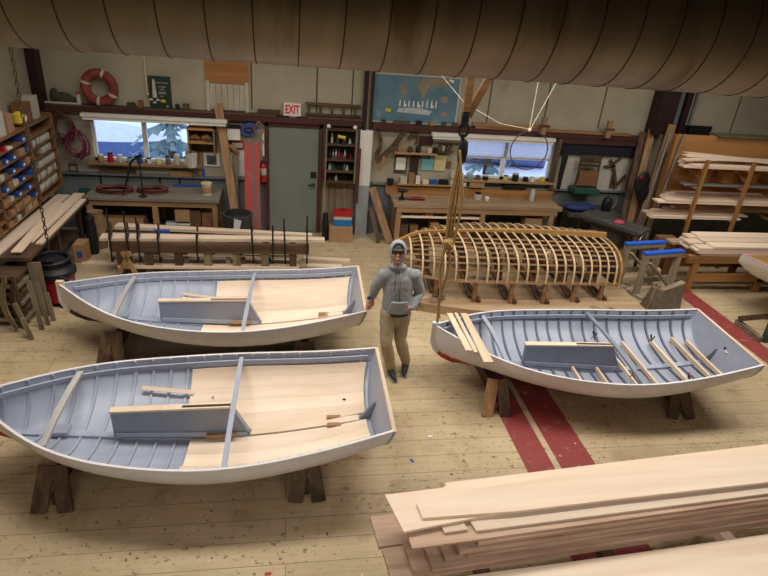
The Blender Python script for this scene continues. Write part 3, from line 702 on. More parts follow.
# right of the left window: shelf box, pieces, leaning plank, bucket, picture
t = thing('wall_cubby', 'brown open cubby shelf holding wood pieces right of the left window', 'shelf', (-1.42,10.84,1.52))
g = MB(); g.mm((-.3,-.3,.43),(.16,-.0,.46)); g.mm((-.3,-.3,.2),(.16,0,.225)); obj('shelf_board', g, 'ply', t)
for x in (-.3,.135): g = MB(); g.mm((x,-.28,0),(x+.025,0,.46)); obj('side', g, 'tanZ', t)
g = MB(); g.mm((-.28,-.015,.0),(.14,.0,.43)); obj('back_panel', g, 'old', t)
for i, (dx, w_, m, lab) in enumerate(((-.285,.15,'tan','curved brown wood block in the cubby, left of two'),(-.09,.15,'ply','curved brown wood block in the cubby, right of two'))):
    g = MB(); g.tube([(-w_/2,0,.04),(0,.0,.07),(w_/2,0,.03)], [.035,.045,.03], 8); solo('wood_block', g, m, lab, 'wood block', (-1.42+dx+.1,10.69-.0,1.748))
bx('green_box', -1.4,-1.30,10.56,10.63,1.748,1.79,'green','small green box in the cubby front','box')
t = thing('hanging_bucket', 'white wire sided bucket hanging at the right edge of the left window', 'bucket', (-1.69,10.66,1.27))
g = MB(); g.lathe([(.075,0),(.085,.0),(.1,.27),(.092,.27),(.078,.01)], n=14); obj('tub', g, 'offwhite', t)
for k in range(10): a = 2*PI*k/10; g = MB(); g.cyl((.083*math.cos(a),.083*math.sin(a),.01),(.101*math.cos(a),.101*math.sin(a),.26),.006,n=5); obj('rib', g, 'white', t)
g = MB(); g.tube([(.1*math.cos(PI*i/10),0,.26+.12*math.sin(PI*i/10)) for i in range(11)], .005, 5); obj('handle', g, 'iron', t)
t = thing('framed_picture', 'small framed grey photograph on the wall below the cubby', 'picture', (-1.36,10.845,1.25))
g = MB(); g.mm((-.14,-.012,0),(.14,.012,.24)); obj('mount', g, 'paper', t); g = MB(); g.mm((-.085,-.016,.03),(.085,-.0125,.2)); obj('print', g, mat('grey_print', (86,84,84), .5, .5, 14), t)
bx('wood_strip', -1.62,-1.53,10.80,10.85,1.07,1.5,'tanZ','short upright brown board beside the small photograph','board')
g = MB(); g.beam((-1.19,10.735,2.40),(-.88,10.36,.02),.14,.05,(0,1,0)); solo('leaning_plank', g, 'tanZ', 'long tan plank leaning on the valance behind the trash bin', 'plank')
g = MB(); g.beam((-.93,10.74,1.5),(-.96,10.54,.02),.1,.04,(0,1,0)); solo('leaning_plank', g, 'grey_wood', 'shorter weathered plank leaning right behind the long tan plank', 'plank')
g = MB(); g.tube([(-1.13,0,0),(-1.0,-.01,-.02),(-.88,0,-.14)], [.03,.05,.04], 8); solo('wood_knee', g, 'tan', 'curved wooden knee on the wall right of the leaning plank', 'wood knee', (0,10.79,1.66))
bx('wall_board', -1.02,-.77,10.835,YW,1.08,1.56,'white','plain white board on the wall left of the red plank','board')
bx('framed_notice', -1.0,-.78,10.83,YW,1.59,1.73,'red','red edged notice above the plain white board','notice')
bx('notice_card', -.98,-.80,10.82,10.829,1.615,1.705,'offwhite','white card inside the red edged notice','card')
t = thing('wall_cabinet', 'small white cabinet high beside the blue cord reel', 'cabinet', (-.93,10.76,1.78)); g = MB(); g.mm((-.12,-.06,0),(.1,.095,.2)); obj('body', g, 'white', t); g = MB(); g.mm((-.125,-.07,.2),(.105,.096,.24)); obj('top', g, 'black', t)
t = thing('cord_reel', 'blue oval cord reel hung left of the grey door', 'reel', (-.68,10.78,1.97))
g = MB(); g.lathe([(.12,-.03),(.15,-.03),(.15,.03),(.12,.03)], n=20, sy=.75); bmesh.ops.transform(g.bm, verts=g.bm.verts, matrix=Matrix.Rotation(PI/2,4,'X') @ Matrix.Rotation(.5,4,'Z')); obj('flange', g, 'blue', t)
g = MB(); g.tube([(.07*math.cos(2*PI*i/14),-.04,.045*math.sin(2*PI*i/14)) for i in range(14)], .02, 6, closed=True); obj('cord', g, 'old', t)
t = thing('hanging_bow', 'bent wooden strip looped over a nail beside the blue reel', 'wood strip', (-.5,10.67,1.86))
for s in (-1,1): g = MB(); g.tube([(-.02*s,0,.28),(.07*s,0,.2),(.075*s,0,.1),(-.06*s,0,-.05),(-.1*s,0,-.13)], .012, 6); obj('strip', g, 'grey_wood', t)
g = MB(); g.prism([(-.135,0),(.14,0),(.13,1.78),(-.14,1.78)], .03, upright(0,0,0)); 
M['red_plank'] = wood('scraped_red_plank', (186,76,70), (128,102,102), 2, 9, contrast=(.42,.58), spots=((146,130,130),.58,3))
o = solo('red_plank', g, 'red_plank', 'tall scraped red plank standing against the wall left of the door', 'plank', (-.62,10.42,.0)); o.rotation_euler.x = rad(-5.5)
g = MB(); g.cyl((-.43,10.72,1.52),(-.43,10.72,1.98),.022,n=8); solo('hanging_pipe', g, 'white', 'short white pipe above the fire extinguisher', 'pipe')
t = thing('fire_extinguisher', 'red fire extinguisher hung left of the grey door', 'fire extinguisher', (-.44,10.74,1.02))
g = MB(); g.lathe([(.05,0),(.065,.01),(.065,.27),(.055,.32),(.025,.35),(.025,.37)], n=16); obj('cylinder', g, 'red', t)
g = MB(); g.lathe([(.0655,.14),(.0665,.145),(.0665,.26),(.0655,.265)], n=16); obj('label_band', g, 'offwhite', t)
g = MB(); g.beam((-.03,0,.385),(.08,-.03,.4),.03,.02); g.beam((-.03,0,.41),(.08,-.03,.44),.025,.012); obj('valve_handle', g, 'steel', t)
g = MB(); g.tube([(-.02,-.03,.37),(-.07,-.05,.33),(-.085,-.05,.2),(-.08,-.04,.08)], .011, 6); obj('hose', g, 'black', t)
g = MB(); g.mm((-.03,.06,.1),(.03,.1,.3)); obj('bracket', g, 'iron', t)
# trash bin with paper
t = thing('trash_bin', 'dark grey trash bin with a white sheet on it in front of the red plank', 'bin', (-.86,10.03,0))
g = MB(); g.lathe([(.18,0),(.2,.01),(.25,.58),(.262,.6),(.262,.64),(.235,.64),(.225,.56),(.17,.03)], n=20); obj('tub', g, 'bin', t)
g = MB(); g.lathe([(.03,.56),(.2,.585),(.235,.63),(.2,.66),(.08,.69)], n=20); obj('bag', g, 'black', t)
g = MB(); g.prism([(-.07,.36),(.02,.32),(.08,.6),(-.04,.64)], .003, Matrix.Translation((.0,-.205,0)) @ Matrix.Rotation(PI/2+.11,4,'X')); obj('paper', g, 'paper', t)
# left workbench
t = thing('workbench', 'long dark workbench with a cluttered low shelf under the left window', 'workbench', (-2.22,10.42,0))
g = MB(); g.mm((-1.18,-.36,.8),(1.04,.40,.85)); obj('top', g, mat('grey_bench_top', (128,118,106), .75, .2, 6, stretch=(.3,1,1)), t)
g = MB(); g.mm((-1.12,-.33,.7),(.99,-.28,.799)); obj('apron', g, 'tan', t)
g = MB(); g.mm((-1.1,-.34,.2),(.98,.36,.23)); obj('low_shelf', g, 'old', t)
for x in (-1.12,-.05,.96):
    for y in (-.3,.34): g = MB(); g.mm((x-.045,y-.045,0),(x+.045,y+.045,.699)); obj('leg', g, 'tanZ', t)
for i in range(5):
    g = MB(); g.beam((-3.22,10.16+.07*i,.335),(-2.5,10.18+.07*i,.335),.06,.2-.02*(i%2)); solo('stacked_plank', g, 'tan', 'short plank stacked on edge under the left end of the bench', 'plank', group='planks under the left bench')
g = MB(); g.cyl((-2.12,10.2,.32),(-1.7,10.2,.32),.085,n=16); solo('grey_pipe', g, 'pipe_grey', 'short fat grey pipe lying under the left bench', 'pipe')
bx('cardboard_box', -1.95,-1.7,10.12,10.38,.42,.64,'cardboard','brown cardboard box under the left bench on its shelf','box'); bx('wood_riser', -2.0,-1.71,10.3,10.5,.231,.419,'old','dark block under the brown box below the left bench','block')
bx('cardboard_box', -1.50,-1.32,10.14,10.4,.231,.58,'brown_card','tall dark brown box at the right end under the left bench','box')
bx('cardboard_box', -1.69,-1.52,10.14,10.4,.231,.62,mat('dim_brown_box',(98,68,46),.8,.2),'dull brown carton between two boxes under the left bench','box')
g = MB(); g.sm=True; g.lathe([(.09,0),(.09,.005),(.092,.2),(.086,.205)], n=18); o = solo('paint_bucket', g, 'offwhite', 'white paint bucket with a brown label on the left bench', 'bucket', (-1.42,10.4,.852))
g = MB(); g.lathe([(.093,.04),(.0945,.045),(.0945,.15),(.093,.155)], n=18); obj('paper_label', g, 'cardboard', o)
g = MB(); g.lathe([(.094,.195),(.1,.198),(.1,.215),(.09,.22)], n=18); obj('lid', g, 'manila', o)
def floor_coil(x, y, z, R, m, lab, n):
    g = MB(); 
    for k in range(n):
        ph = k*.7; g.tube([((R-.03*(k%3))*math.cos(2*PI*i/28)+.02*math.sin(ph), (R*.55-.02*(k%3))*math.sin(2*PI*i/28)+.02*math.cos(ph), .014+.02*k+.006*math.sin(i+k)) for i in range(28)], .012, 6, closed=True)
    return solo('air_hose', g, m, lab, 'hose', (x,y,z))
floor_coil(-2.98,10.38,.857,.3,'hose','coiled dull red hose on the left end of the left bench',4); floor_coil(-2.36,10.42,.857,.26,'hose','second coiled red hose on the bench beside the task lamp',4)
t = thing('carpenter_square', 'blue carpenter square standing on the left bench against the wall', 'square', (-1.52,10.80,.852))
g = MB(); g.mm((-.54,-.005,0),(.0,.005,.05)); obj('long_arm', g, 'blue', t); g = MB(); g.mm((-.025,-.006,.05),(.025,.006,.36)); obj('short_arm', g, 'blue', t)
t = thing('task_lamp', 'black bent arm lamp on a thin stand in front of the left window', 'lamp', (-2.46,10.16,.852))
g = MB(); g.lathe([(.07,0),(.07,.015),(.02,.025)], n=14); obj('base', g, 'iron', t)
g = MB(); g.cyl((0,0,.02),(0,0,.70),.012,n=8); obj('pole', g, 'iron', t)
g = MB(); g.tube([(-.32,-.02,.03),(-.27,0,.18),(-.2,0,.4),(-.14,0,.6),(-.04,0,.69),(.05,0,.73)], [.014,.014,.016,.02,.024,.03], 8); obj('arm', g, 'black', t)
# tool cabinet with tools, toolbox, carton
t = thing('tool_cabinet', 'open black tool cabinet with four shelves right of the grey door', 'cabinet', (.98,10.72,1.08))
g = MB(); g.mm((-.29,.1,0),(.28,.125,.99)); obj('back', g, 'black', t)
for s in (-1,1): g = MB(); g.mm((s*.275-.015,-.12,0),(s*.275+.015,.1,.99)); obj('side', g, 'grey_wood', t)
for z in (0,.2,.42,.7,.97): g = MB(); g.mm((-.26,-.12,z),(.26,.1,z+.02)); obj('shelf', g, 'old', t)
rnd = random.Random(5); cols = ['iron','black','steel','old','iron','black','dark_red','offwhite','iron','green']
for z, n in ((.221,8),(.441,8),(.021,7),(.721,4)):
    for i in range(n):
        x = .98-.22+.44*(i+.5)/n; h = .08+.1*rnd.random(); g = MB(); r_ = .02+.012*rnd.random(); m = cols[int(rnd.random()*10)]
        g.lathe([(r_,0),(r_,h*.55),(r_*.5,h*.65),(r_*.5,h)], n=8); solo('hand_tool', g, m, 'dark hand tool standing on a shelf of the black tool cabinet', 'tool', (x,10.73,1.08+z), group='tools in the black cabinet')
t = thing('power_drill', 'yellow power drill on the top shelf of the tool cabinet', 'drill', (.98,10.63,1.815)); g = MB(); g.cyl((-.07,0,.13),(.07,0,.11),.032,n=10); obj('body', g, 'yellow', t); g = MB(); g.beam((.03,0,.1),(.06,0,0.0),.035,.04); obj('grip', g, 'black', t)
for x, lab in ((.74,'small white bulb at the left top of the tool cabinet'),(1.22,'small white bulb at the right top of the tool cabinet')): g = MB(); g.ball((0,0,.04),.04); solo('lamp_bulb', g, 'white', lab, 'bulb', (x,10.66,2.072))
bx('cardboard_box', .80,1.24,10.3,10.62,0,.3,'cardboard','brown carton on the floor under the red and blue toolbox','box')
t = thing('toolbox', 'red and blue toolbox on a brown carton right of the door', 'toolbox', (1.05,10.48,.302))
g = MB(); g.mm((-.17,-.1,0),(.17,.1,.13)); obj('lower_tray', g, mat('bright_blue', (36,110,176), .45, .05), t); g = MB(); g.mm((-.172,-.102,.131),(.172,.102,.2)); obj('band', g, 'offwhite', t)
g = MB(); g.prism([(-.18,.2),(.18,.2),(.17,.29),(-.17,.29)], .22, upright(0,.11,0)); obj('lid', g, 'red', t); g = MB(); g.beam((-.06,0,.31),(.06,0,.31),.03,.03); obj('handle', g, 'dark_red', t)
jar('black_bottle', .725,10.42,.0,.06,.52,'black','tall black can beside the brown carton and the toolbox','iron','can')
bx('mounted_box', .652,.684,10.7,10.8,1.15,1.27,'dark_red','small dark red box on the wall between door and cabinet','box')
g = MB(); g.beam((1.315,10.6,1.75),(1.31,10.6,.7),.07,.02,(0,1,0)); solo('hanging_saw', g, 'trim_dark', 'dark red strip hanging between cabinet and post', 'strip')
t = thing('wall_paneling', 'grey vertical board panel below the tool cabinet', 'panel', (.98,10.83,.02))
g = MB()
for i in range(5): g.mm((-.3+.12*i+.003,-.012,0),(-.18+.12*i-.003,.012,1.0))
obj('boards', g, 'grey_wood', t)
# corner clutter on the floor at the left end of the bench
t = thing('waste_canister', 'black canister with a green lid in the left back corner', 'canister', (-3.55,10.62,0)); g = MB(); g.lathe([(.12,0),(.13,.01),(.13,.62),(.09,.7),(.09,.76)], n=16); obj('body', g, 'black', t); g = MB(); g.lathe([(.1,.76),(.1,.8),(.05,.82)], n=14); obj('lid', g, 'green', t)
g = MB(); g.sm=True; g.lathe([(.12,0),(.135,.02),(.13,.25),(.14,.5),(.12,.62),(.135,.66),(.09,.64),(.05,.58)], n=14); bmesh.ops.transform(g.bm, verts=g.bm.verts, matrix=Matrix.Diagonal((1,.75,1,1)))
solo('paper_sack', g, mat('sack_brown',(136,108,76),.85,.2,10,bump=.3), 'crumpled brown paper sack between the canister and the left bench', 'sack', (-3.2,9.90,0))
# clamping bench with bar clamps and planks
t = thing('clamping_bench', 'low dark bench of heavy timbers behind the man\'s boat, lined with clamps', 'bench', (-1.2,9.05,0), rad(.3))
g = MB(); g.mm((-1.5,-.28,.40),(1.56,-.2,.56)); obj('front_beam', g, 'old', t); g = MB(); g.mm((-1.45,.25,.44),(1.5,.33,.56)); obj('back_beam', g, 'old', t)
g = MB(); g.mm((-1.42,-.28,.12),(1.4,-.22,.17)); g.mm((-1.42,-.2,.12),(1.4,.28,.14)); obj('low_shelf', g, 'pale', t)
for x in (-1.36,-.95,-.5,-.05,.4,.85,1.3):
    g = MB(); g.mm((x-.06,-.27,0),(x+.06,-.215,.119)); g.mm((x-.06,-.26,.14),(x+.06,-.2,.399)); obj('leg', g, 'oldZ' if int(x*10)%2 else 'grey_wood', t); g = MB(); g.mm((x-.05,.26,0),(x+.05,.32,.439)); obj('leg', g, 'oldZ', t)
    g = MB(); g.mm((x-.04,-.19,.45),(x+.04,.25,.54)); obj('cross_tie', g, 'oldY', t)
for x0, x1 in ((-1.42,-1.2),(-1.12,-1.3)): g = MB(); g.beam((x0,-.345,.0),(x1,-.345,.44),.07,.03,(0,1,0)); obj('brace', g, 'tanZ', t)
def wplank(x0,y0,x1,y1,z,w_,th_,m,lab,group='planks on the clamping bench', w1=None):
    g = MB(); g.beam((x0,y0,z+th_/2),(x1,y1,z+th_/2),w_,th_,w1=w1); return solo('clamped_plank', g, m, lab, 'plank', group=group)
wplank(-2.85,8.93,.62,8.98,.562,.22,.045,'pale','pale plank along the front edge of the clamping bench',w1=.13)
wplank(-2.75,9.42,.42,9.16,.562,.17,.05,'pale','pale plank lying at an angle along the back of the clamping bench',w1=.1)
wplank(-2.8,9.11,-.1,9.095,.562,.05,.02,'sawn','narrow brown batten between the two pale planks on the clamping bench')
wplank(-3.18,9.08,-2.75,9.08,.36,.14,.02,'pale','plank end poking out left of the clamping bench') if False else None
bx('glue_box', -2.12,-1.88,9.16,9.22,.5625,.62,'blue','small blue box on the clamping bench between the planks','box')
def fclamp(x, y, z0, z1, rz, lab, tilt=0):
    t = thing('bar_clamp', lab, 'clamp', (x,y,z0), rz, 'bar clamps along the clamping bench'); t.rotation_euler.y = tilt*.7
    h = z1-z0
    g = MB(); g.mm((-.012,-.006,0),(.012,.006,h)); obj('bar', g, 'iron', t)
    g = MB(); g.mm((-.014,-.006,.0),(.014,.13,.03)); obj('fixed_jaw', g, 'iron', t)
    zj = .655-z0
    g = MB(); g.prism([(-.02,zj-.03),(.13,zj),(.13,zj+.03),(-.02,zj+.05)], .026, Matrix(((0,0,1,-.013),(1,0,0,0),(0,1,0,0),(0,0,0,1)))); obj('sliding_jaw', g, 'iron', t)
    g = MB(); g.cyl((0,.12,zj-.035),(0,.12,zj+.09),.008,n=6); s = obj('screw', g, 'steel', t); g = MB(); g.cyl((0,.12,zj+.09),(0,.12,zj+.2),.017,n=8); obj('handle', g, 'old', s)
for i, (x, z0, z1, tl, w_) in enumerate(((-2.68,.25,1.12,.03,'leftmost bar clamp on the clamping bench'),(-2.42,.25,1.08,-.02,'second bar clamp from the left on the clamping bench'),(-2.27,.25,.99,.02,'third bar clamp from the left, left of the small blue box'),(-1.97,.25,.78,0,'short bar clamp right of the small blue box'),(-1.40,.25,.74,.03,'short bar clamp alone at the middle of the clamping bench'),
  (-.53,.25,1.04,-.05,'bar clamp in front of the trash bin, fourth from the right'),(-.22,.25,.90,0,'bar clamp third from the right end of the clamping bench'),(-.02,.25,1.02,-.05,'bar clamp second from the right, leaning left in front of the door'),(.33,.25,1.08,-.02,'rightmost tall bar clamp on the clamping bench'))):
    fclamp(x, 8.745, z0, z1, 0, w_, tl)
for i, (x, m, lab) in enumerate(((-.95,'white','white cup on the low shelf of the clamping bench'),(-.72,'tan','round wood plug on the low shelf of the clamping bench'),(-.3,'blue','blue tin on the low shelf of the clamping bench'),(-1.62,'offwhite','white jar on the low shelf left of the bench middle'),(.12,'pale','pale wood puck at the right of the low shelf'))): jar('small_pot', x, 9.0, .1405, .05, .09, m, lab, None, 'pot')
for i, (x0,y0,x1,y1,lab) in enumerate(((.3,9.5,1.12,9.42,'pale board on the floor right of the clamping bench, nearest the door'),(.35,9.2,.95,9.16,'pale board end on the floor beside the right bench leg'),(-3.28,9.2,-2.72,9.22,'pale pointed board on the floor left of the clamping bench'))):
    g = MB(); g.beam((x0,y0,.014),(x1,y1,.014),.13,.026); solo('floor_board', g, 'pale', lab, 'board')
# ================================================================== BACK WALL, RIGHT OF THE POST
t = thing('wall_map', 'large faded blue world map in a pale frame high above the wall shelf', 'map', (2.33,10.84,2.205))
g = MB(); g.mm((-.79,-.012,.02),(.79,.012,.84)); obj('sheet', g, mat('faded_blue_sea', (92,122,136), .6, .2, 3, spots=((120,142,150),.62,4)), t)
for a, b in (((-.82,-.02,0),(-.79,.015,.86)),((.79,-.02,0),(.82,.015,.86)),((-.79,-.02,0),(.79,.015,.02)),((-.79,-.02,.84),(.79,.015,.86))): g = MB(); g.mm(a,b); obj('frame_edge', g, 'offwhite', t)
up = upright(0,-.0122,0); land = mat('faded_land', (140,126,102), .7, .15, 9)
def blob(cx, cz, pts, m, nm):
    g = MB(); g.prism([(cx+x,cz+z) for x, z in pts], .002, up); obj(nm, g, m, t)
blob(-.25,.60,[(-.07,.08),(.0,.1),(.06,.05),(.07,-.03),(.03,-.1),(.0,-.16),(-.03,-.12),(-.03,-.02),(-.08,.03)], land, 'landmass')
blob(.10,.62,[(-.08,.16),(.02,.2),(.13,.17),(.15,.06),(.1,-.02),(.06,-.13),(.02,-.16),(-.02,-.06),(-.09,.02)], land, 'landmass')
blob(.38,.72,[(-.15,.08),(.1,.1),(.25,.06),(.2,0),(.05,-.04),(-.05,-.06),(-.12,0)], land, 'landmass')
blob(.53,.46,[(-.08,.02),(-.02,.07),(.06,.06),(.09,0),(.05,-.06),(-.04,-.05)], land, 'landmass')
rnd = random.Random(4)
for i in range(9):
    g = MB()
    x = -.30+.085*i
    g.prism([(x,.30),(x+.02,.30),(x+.02,.40+.06*rnd.random()),(x,.40)], .002, up)
    if i%3 == 1: g.prism([(x+.02,.30),(x+.05,.31),(x+.05,.35),(x+.02,.34)], .002, up)
    obj('pale_letter', g, 'paper', t)
g = MB(); g.prism([(-.34,.20),(.28,.17),(.33,.24),(.1,.29),(-.3,.27)], .002, up); obj('pale_patch', g, mat('pale_map_patch', (170,178,178), .7, .2, 12), t)
for cx, cz, m in ((-.5,.22,'yellow'),(.56,.2,'cardboard'),(.62,.79,'paper')): g = MB(); g.prism([(cx-.06,cz-.02),(cx+.05,cz-.03),(cx+.06,cz+.02),(cx-.03,cz+.04)], .002, up); obj('printed_spot', g, m, t)
# curved patterns right of the post
def curved(pts, r, m, lab, y=10.76, nm='hanging_timber'):
    g = MB(); g.sweep([(x,y,z) for x, z in pts], .05, r, (0,0,1) if abs(pts[0][0]-pts[-1][0]) > .3 else (1,0,0)); solo(nm, g, m, lab, 'timber')
curved([(1.66,2.06),(1.72,1.9),(1.73,1.75),(1.66,1.6)], .07, 'old', 'dark curved timber hung right beside the white post')
curved([(1.64,1.50),(1.78,1.60),(1.95,1.78),(2.1,2.0),(2.16,2.06)], .09, 'old', 'dark curved timber sweeping up right of the post', 10.7)
g = MB(); g.tube([(1.70,10.6,1.36),(1.78,10.6,1.5),(1.78,10.6,1.62)], [.03,.05,.02], 8); solo('hanging_hook', g, 'tan', 'tan hooked timber hung low beside the post', 'timber')
g = MB(); g.beam((1.62,10.72,.98),(1.98,10.3,.02),.14,.04,(0,1,0)); solo('leaning_board', g, 'tanZ', 'brown board leaning on the wall left of the right bench', 'board')
g = MB(); g.beam((1.6,10.62,.62),(1.76,10.3,.02),.08,.04,(0,1,0)); solo('leaning_board', g, 'oldZ', 'short dark board leaning left of the brown board by the post', 'board')
# wall shelf, clipboard, papers
t = thing('wall_shelf', 'narrow brown wall shelf of small tools left of the right window', 'shelf', (2.4,10.77,1.66)); g = MB(); g.mm((-.4,-.1,0),(.42,.088,.03)); obj('board', g, 'tan', t)
for x in (-.3,.3): g = MB(); g.beam((x,.08,-.1),(x,-.06,0),.02,.02); obj('bracket', g, 'old', t)
for i, (x, h, m, lab) in enumerate(((2.1,.12,'tan','brown wooden pot on the narrow wall shelf, at its left end'),(2.3,.1,'old','dark wood plane on the narrow wall shelf'),(2.46,.13,'iron','dark iron tin on the narrow wall shelf'),(2.68,.09,'offwhite','pale tin on the narrow wall shelf'),(2.79,.1,'black','black tin at the right end of the narrow wall shelf'))): jar('small_tin', x, 10.76, 1.6905, .05, h, m, lab, None, 'tin')
for pts, lab in ((((2.26,1.92),(2.32,2.0),(2.4,2.02)),'short dark bracket piece on the wall, left of two'),(((2.42,1.84),(2.45,1.95),(2.42,2.03)),'short dark bracket piece on the wall, right of two')): g = MB(); g.sweep([(x,10.80,z) for x, z in pts], .05, .05, (0,1,0)); solo('wood_bracket', g, 'old', lab, 'bracket')
bx('mounted_square', 2.49,2.74,10.82,YW,1.82,1.98,'red_brown','dark red brown wooden square above the narrow wall shelf','panel')
t = thing('hanging_clipboard', 'clipboard with white sheet on the wall under the narrow shelf', 'clipboard', (2.16,10.84,1.26)); g = MB(); g.mm((-.12,-.008,0),(.12,.008,.33)); obj('board', g, 'old', t); g = MB(); g.mm((-.095,-.012,.06),(.095,-.009,.31)); obj('sheet', g, 'paper', t)
bx('dark_cloth', 2.34,2.50,10.78,10.83,1.24,1.64,mat('dark_brown_cloth',(58,42,34),.9,.2),'dark brown strip of cloth hanging beside the clipboard','cloth')
bx('mounted_sheet', 2.57,2.80,10.835,YW,1.33,1.6,'teal','pale teal sheet pinned on the wall','paper'); bx('mounted_sheet', 2.82,3.05,10.835,YW,1.33,1.64,'manila','buff sheet pinned beside the teal sheet','paper')
bx('label_card', 3.07,3.16,10.82,YW,1.4,1.52,'brown_card','small brown card between the buff sheet and the window','card')
t = thing('bracket_shelf', 'small rack of dark jars above the buff sheet', 'shelf', (2.98,10.78,1.72)); g = MB(); g.mm((-.16,-.08,0),(.16,.078,.02)); obj('board', g, 'old', t)
for i in range(4): jar('spice_jar', 2.87+.075*i, 10.76, 1.7405, .026, .1+.02*(i%2), ['brown_card','offwhite','old','brown_card'][i], ['brown jar at the left end of the small rack','chalky jar on the small rack','dark jar on the small rack','brown jar at the right end of the small rack'][i], 'iron')
t = thing('ledge_board', 'pale wooden ledge board over the right bench', 'shelf', (2.7,10.74,1.062)); g = MB(); g.mm((-.6,-.07,0),(.6,.09,.03)); obj('board', g, 'tan', t)
for i, (nm, x, z, w_, h, m, lab, cat) in enumerate((('radio',1.97,1.062,.12,.1,'black','small black radio on the grey ledge beside the right bench','radio'),('speaker_box',2.08,1.062,.0,.1,'black','','') ,('small_carton',2.22,1.0925,.13,.12,'offwhite','white grey carton on the ledge board, leftmost','carton'),('wood_block',2.37,1.0925,.1,.2,'tan','upright tan block on the ledge board','block'),('small_carton',2.5,1.0925,.08,.14,'white','narrow white carton on the ledge board','carton'),('wood_wedge',2.66,1.0925,.12,.07,'pale','pale wedge on the ledge board','wedge'),('battery_pack',2.82,1.0925,.16,.08,'blue','blue case on the ledge board','case'),('glove_pile',3.02,1.0925,.17,.09,'black','black case on the ledge board','case'),('small_carton',3.2,1.0925,.1,.09,'offwhite','dusty pale carton at the right end of the ledge board','carton'))):
    if w_: bx(nm, x-w_/2, x+w_/2, 10.69,10.79, z, z+h, m, lab, cat)
# valance over the right window and things on its sill
t = thing('window_valance', 'white valance above the plastic covered right window', 'valance', (3.88,10.64,1.99))
g = MB(); g.mm((-1.2,-.04,0),(1.2,.04,.05)); g.mm((-1.22,-.06,.051),(1.22,.05,.11)); obj('rail', g, 'white', t)
for x in (-1.1,0,1.1): g = MB(); g.mm((x-.02,.05,.02),(x+.02,.215,.06)); obj('bracket', g, 'iron', t)
sl = [('glass_jar',3.2,'offwhite','chalky jar at the left end of the right sill'),('spray_can',3.38,'white','white can on the right sill, second from its left'),('glass_jar',3.55,'teal','pale teal jar on the right sill'),('paint_tin',3.72,'steel','silver tin on the right sill'),('paint_tin',3.88,'iron','dark tin on the right sill under the mullion'),('spray_can',4.3,'manila','tall cream bottle on the right sill'),('paint_tin',4.5,'black','black tin on the right sill'),('spray_can',4.72,'black','black can on the right sill right of centre'),('glass_jar',4.86,'white','white jar on the right sill beside the black can'),('paint_tin',5.08,'yellow','mustard tin at the right end of the right sill')]
rnd = random.Random(21)
for nm, x, m, lab in sl: jar(nm, x, 10.78, 1.202, .045+.02*rnd.random(), .08+.1*rnd.random(), m, lab, 'iron' if rnd.random()<.5 else 'offwhite', 'jar' if 'jar' in nm else 'can')
bx('wood_crate', 3.55,3.85,10.68,10.80,1.062,1.15,'tan','brown crate on the grey ledge under the right window','crate'); jar('white_cup', 3.46,10.75,1.062,.04,.08,'white','white cup on the ledge left of the brown crate',None,'cup')
bx('tool_roll', 4.25,4.75,10.70,10.80,1.062,1.13,'black','long dark roll on the grey ledge under the right window','roll')
# right workbench with high back
t = thing('workbench', 'long tan workbench with a high wooden backboard under the right window', 'workbench', (3.66,10.44,0))
g = MB(); g.mm((-1.68,-.26,.78),(1.68,.3,.85)); obj('top', g, 'bench_top', t)
g = MB(); g.prism([(-1.74,.851),(1.68,.851),(1.7,1.02),(-1.76,1.035),(-1.78,.93)], .035, upright(0,.335,0)); obj('backboard', g, 'orange', t)
g = MB(); g.mm((-1.62,-.25,.68),(1.6,-.2,.779)); obj('apron', g, 'tan', t)
for x in (-1.58,.08,1.5):
    for y in (-.22,.24): g = MB(); g.mm((x-.045,y-.04,0),(x+.045,y+.04,.678)); obj('leg', g, 'tanZ', t)
g = MB(); g.mm((-1.53,-.24,.57),(.03,.28,.6)); obj('middle_shelf', g, 'pale', t)
g = MB(); g.mm((-1.6,-.26,.12),(.03,.28,.15)); obj('low_shelf', g, 'tan', t); g = MB(); g.mm((-1.62,-.28,.02),(.1,-.262,.16)); obj('kick_board', g, 'orange', t)
g = MB(); g.mm((.13,-.24,.25),(1.46,.28,.28)); obj('low_shelf', g, 'old', t)
rnd = random.Random(9)
for i in range(7):
    x = 2.225+.2*i; h = .08+.14*rnd.random(); bx('stored_box', x-.08,x+.08,10.25,10.45,.1505,.1505+h+.1,['old','brown_card','iron','tan','old','black','brown_card'][i],'dark box on the low shelf under the left half of the right bench','box',group='boxes under the right bench')
for i in range(6): x = 2.25+.22*i; bx('stored_tool', x-.07,x+.08,10.25,10.4,.6005,.64+.03*(i%3),['iron','old','tan','iron','black','old'][i],'dark tool on the middle shelf under the right bench','tool',group='tools under the right bench')
bx('cardboard_box', 4.65,5.0,10.24,10.5,.2805,.6,'tan','tan box at the right end under the right bench','box')
for i in range(4): g = MB(); g.cyl((3.85+.17*i,10.3,.2805+.05),(3.98+.17*i,10.52,.2805+.05),.05,n=10); solo('rolled_bundle', g, ['old','black','offwhite','iron'][i], ['dark brown roll','black roll','pale roll','iron grey roll'][i]+' under the right half of the right bench','roll')
t = thing('power_drill', 'black drill standing on the left end of the right bench', 'drill', (2.16,10.42,.852)); g = MB(); g.mm((-.05,-.04,0),(.05,.04,.05)); obj('battery', g, 'black', t); g = MB(); g.beam((0,0,.05),(0,0,.15),.035,.05); obj('grip', g, 'iron', t); g = MB(); g.cyl((-.09,0,.18),(.07,0,.18),.035,n=10); g.cyl((.07,0,.18),(.12,0,.18),.02,.01,n=8); obj('body', g, 'black', t)
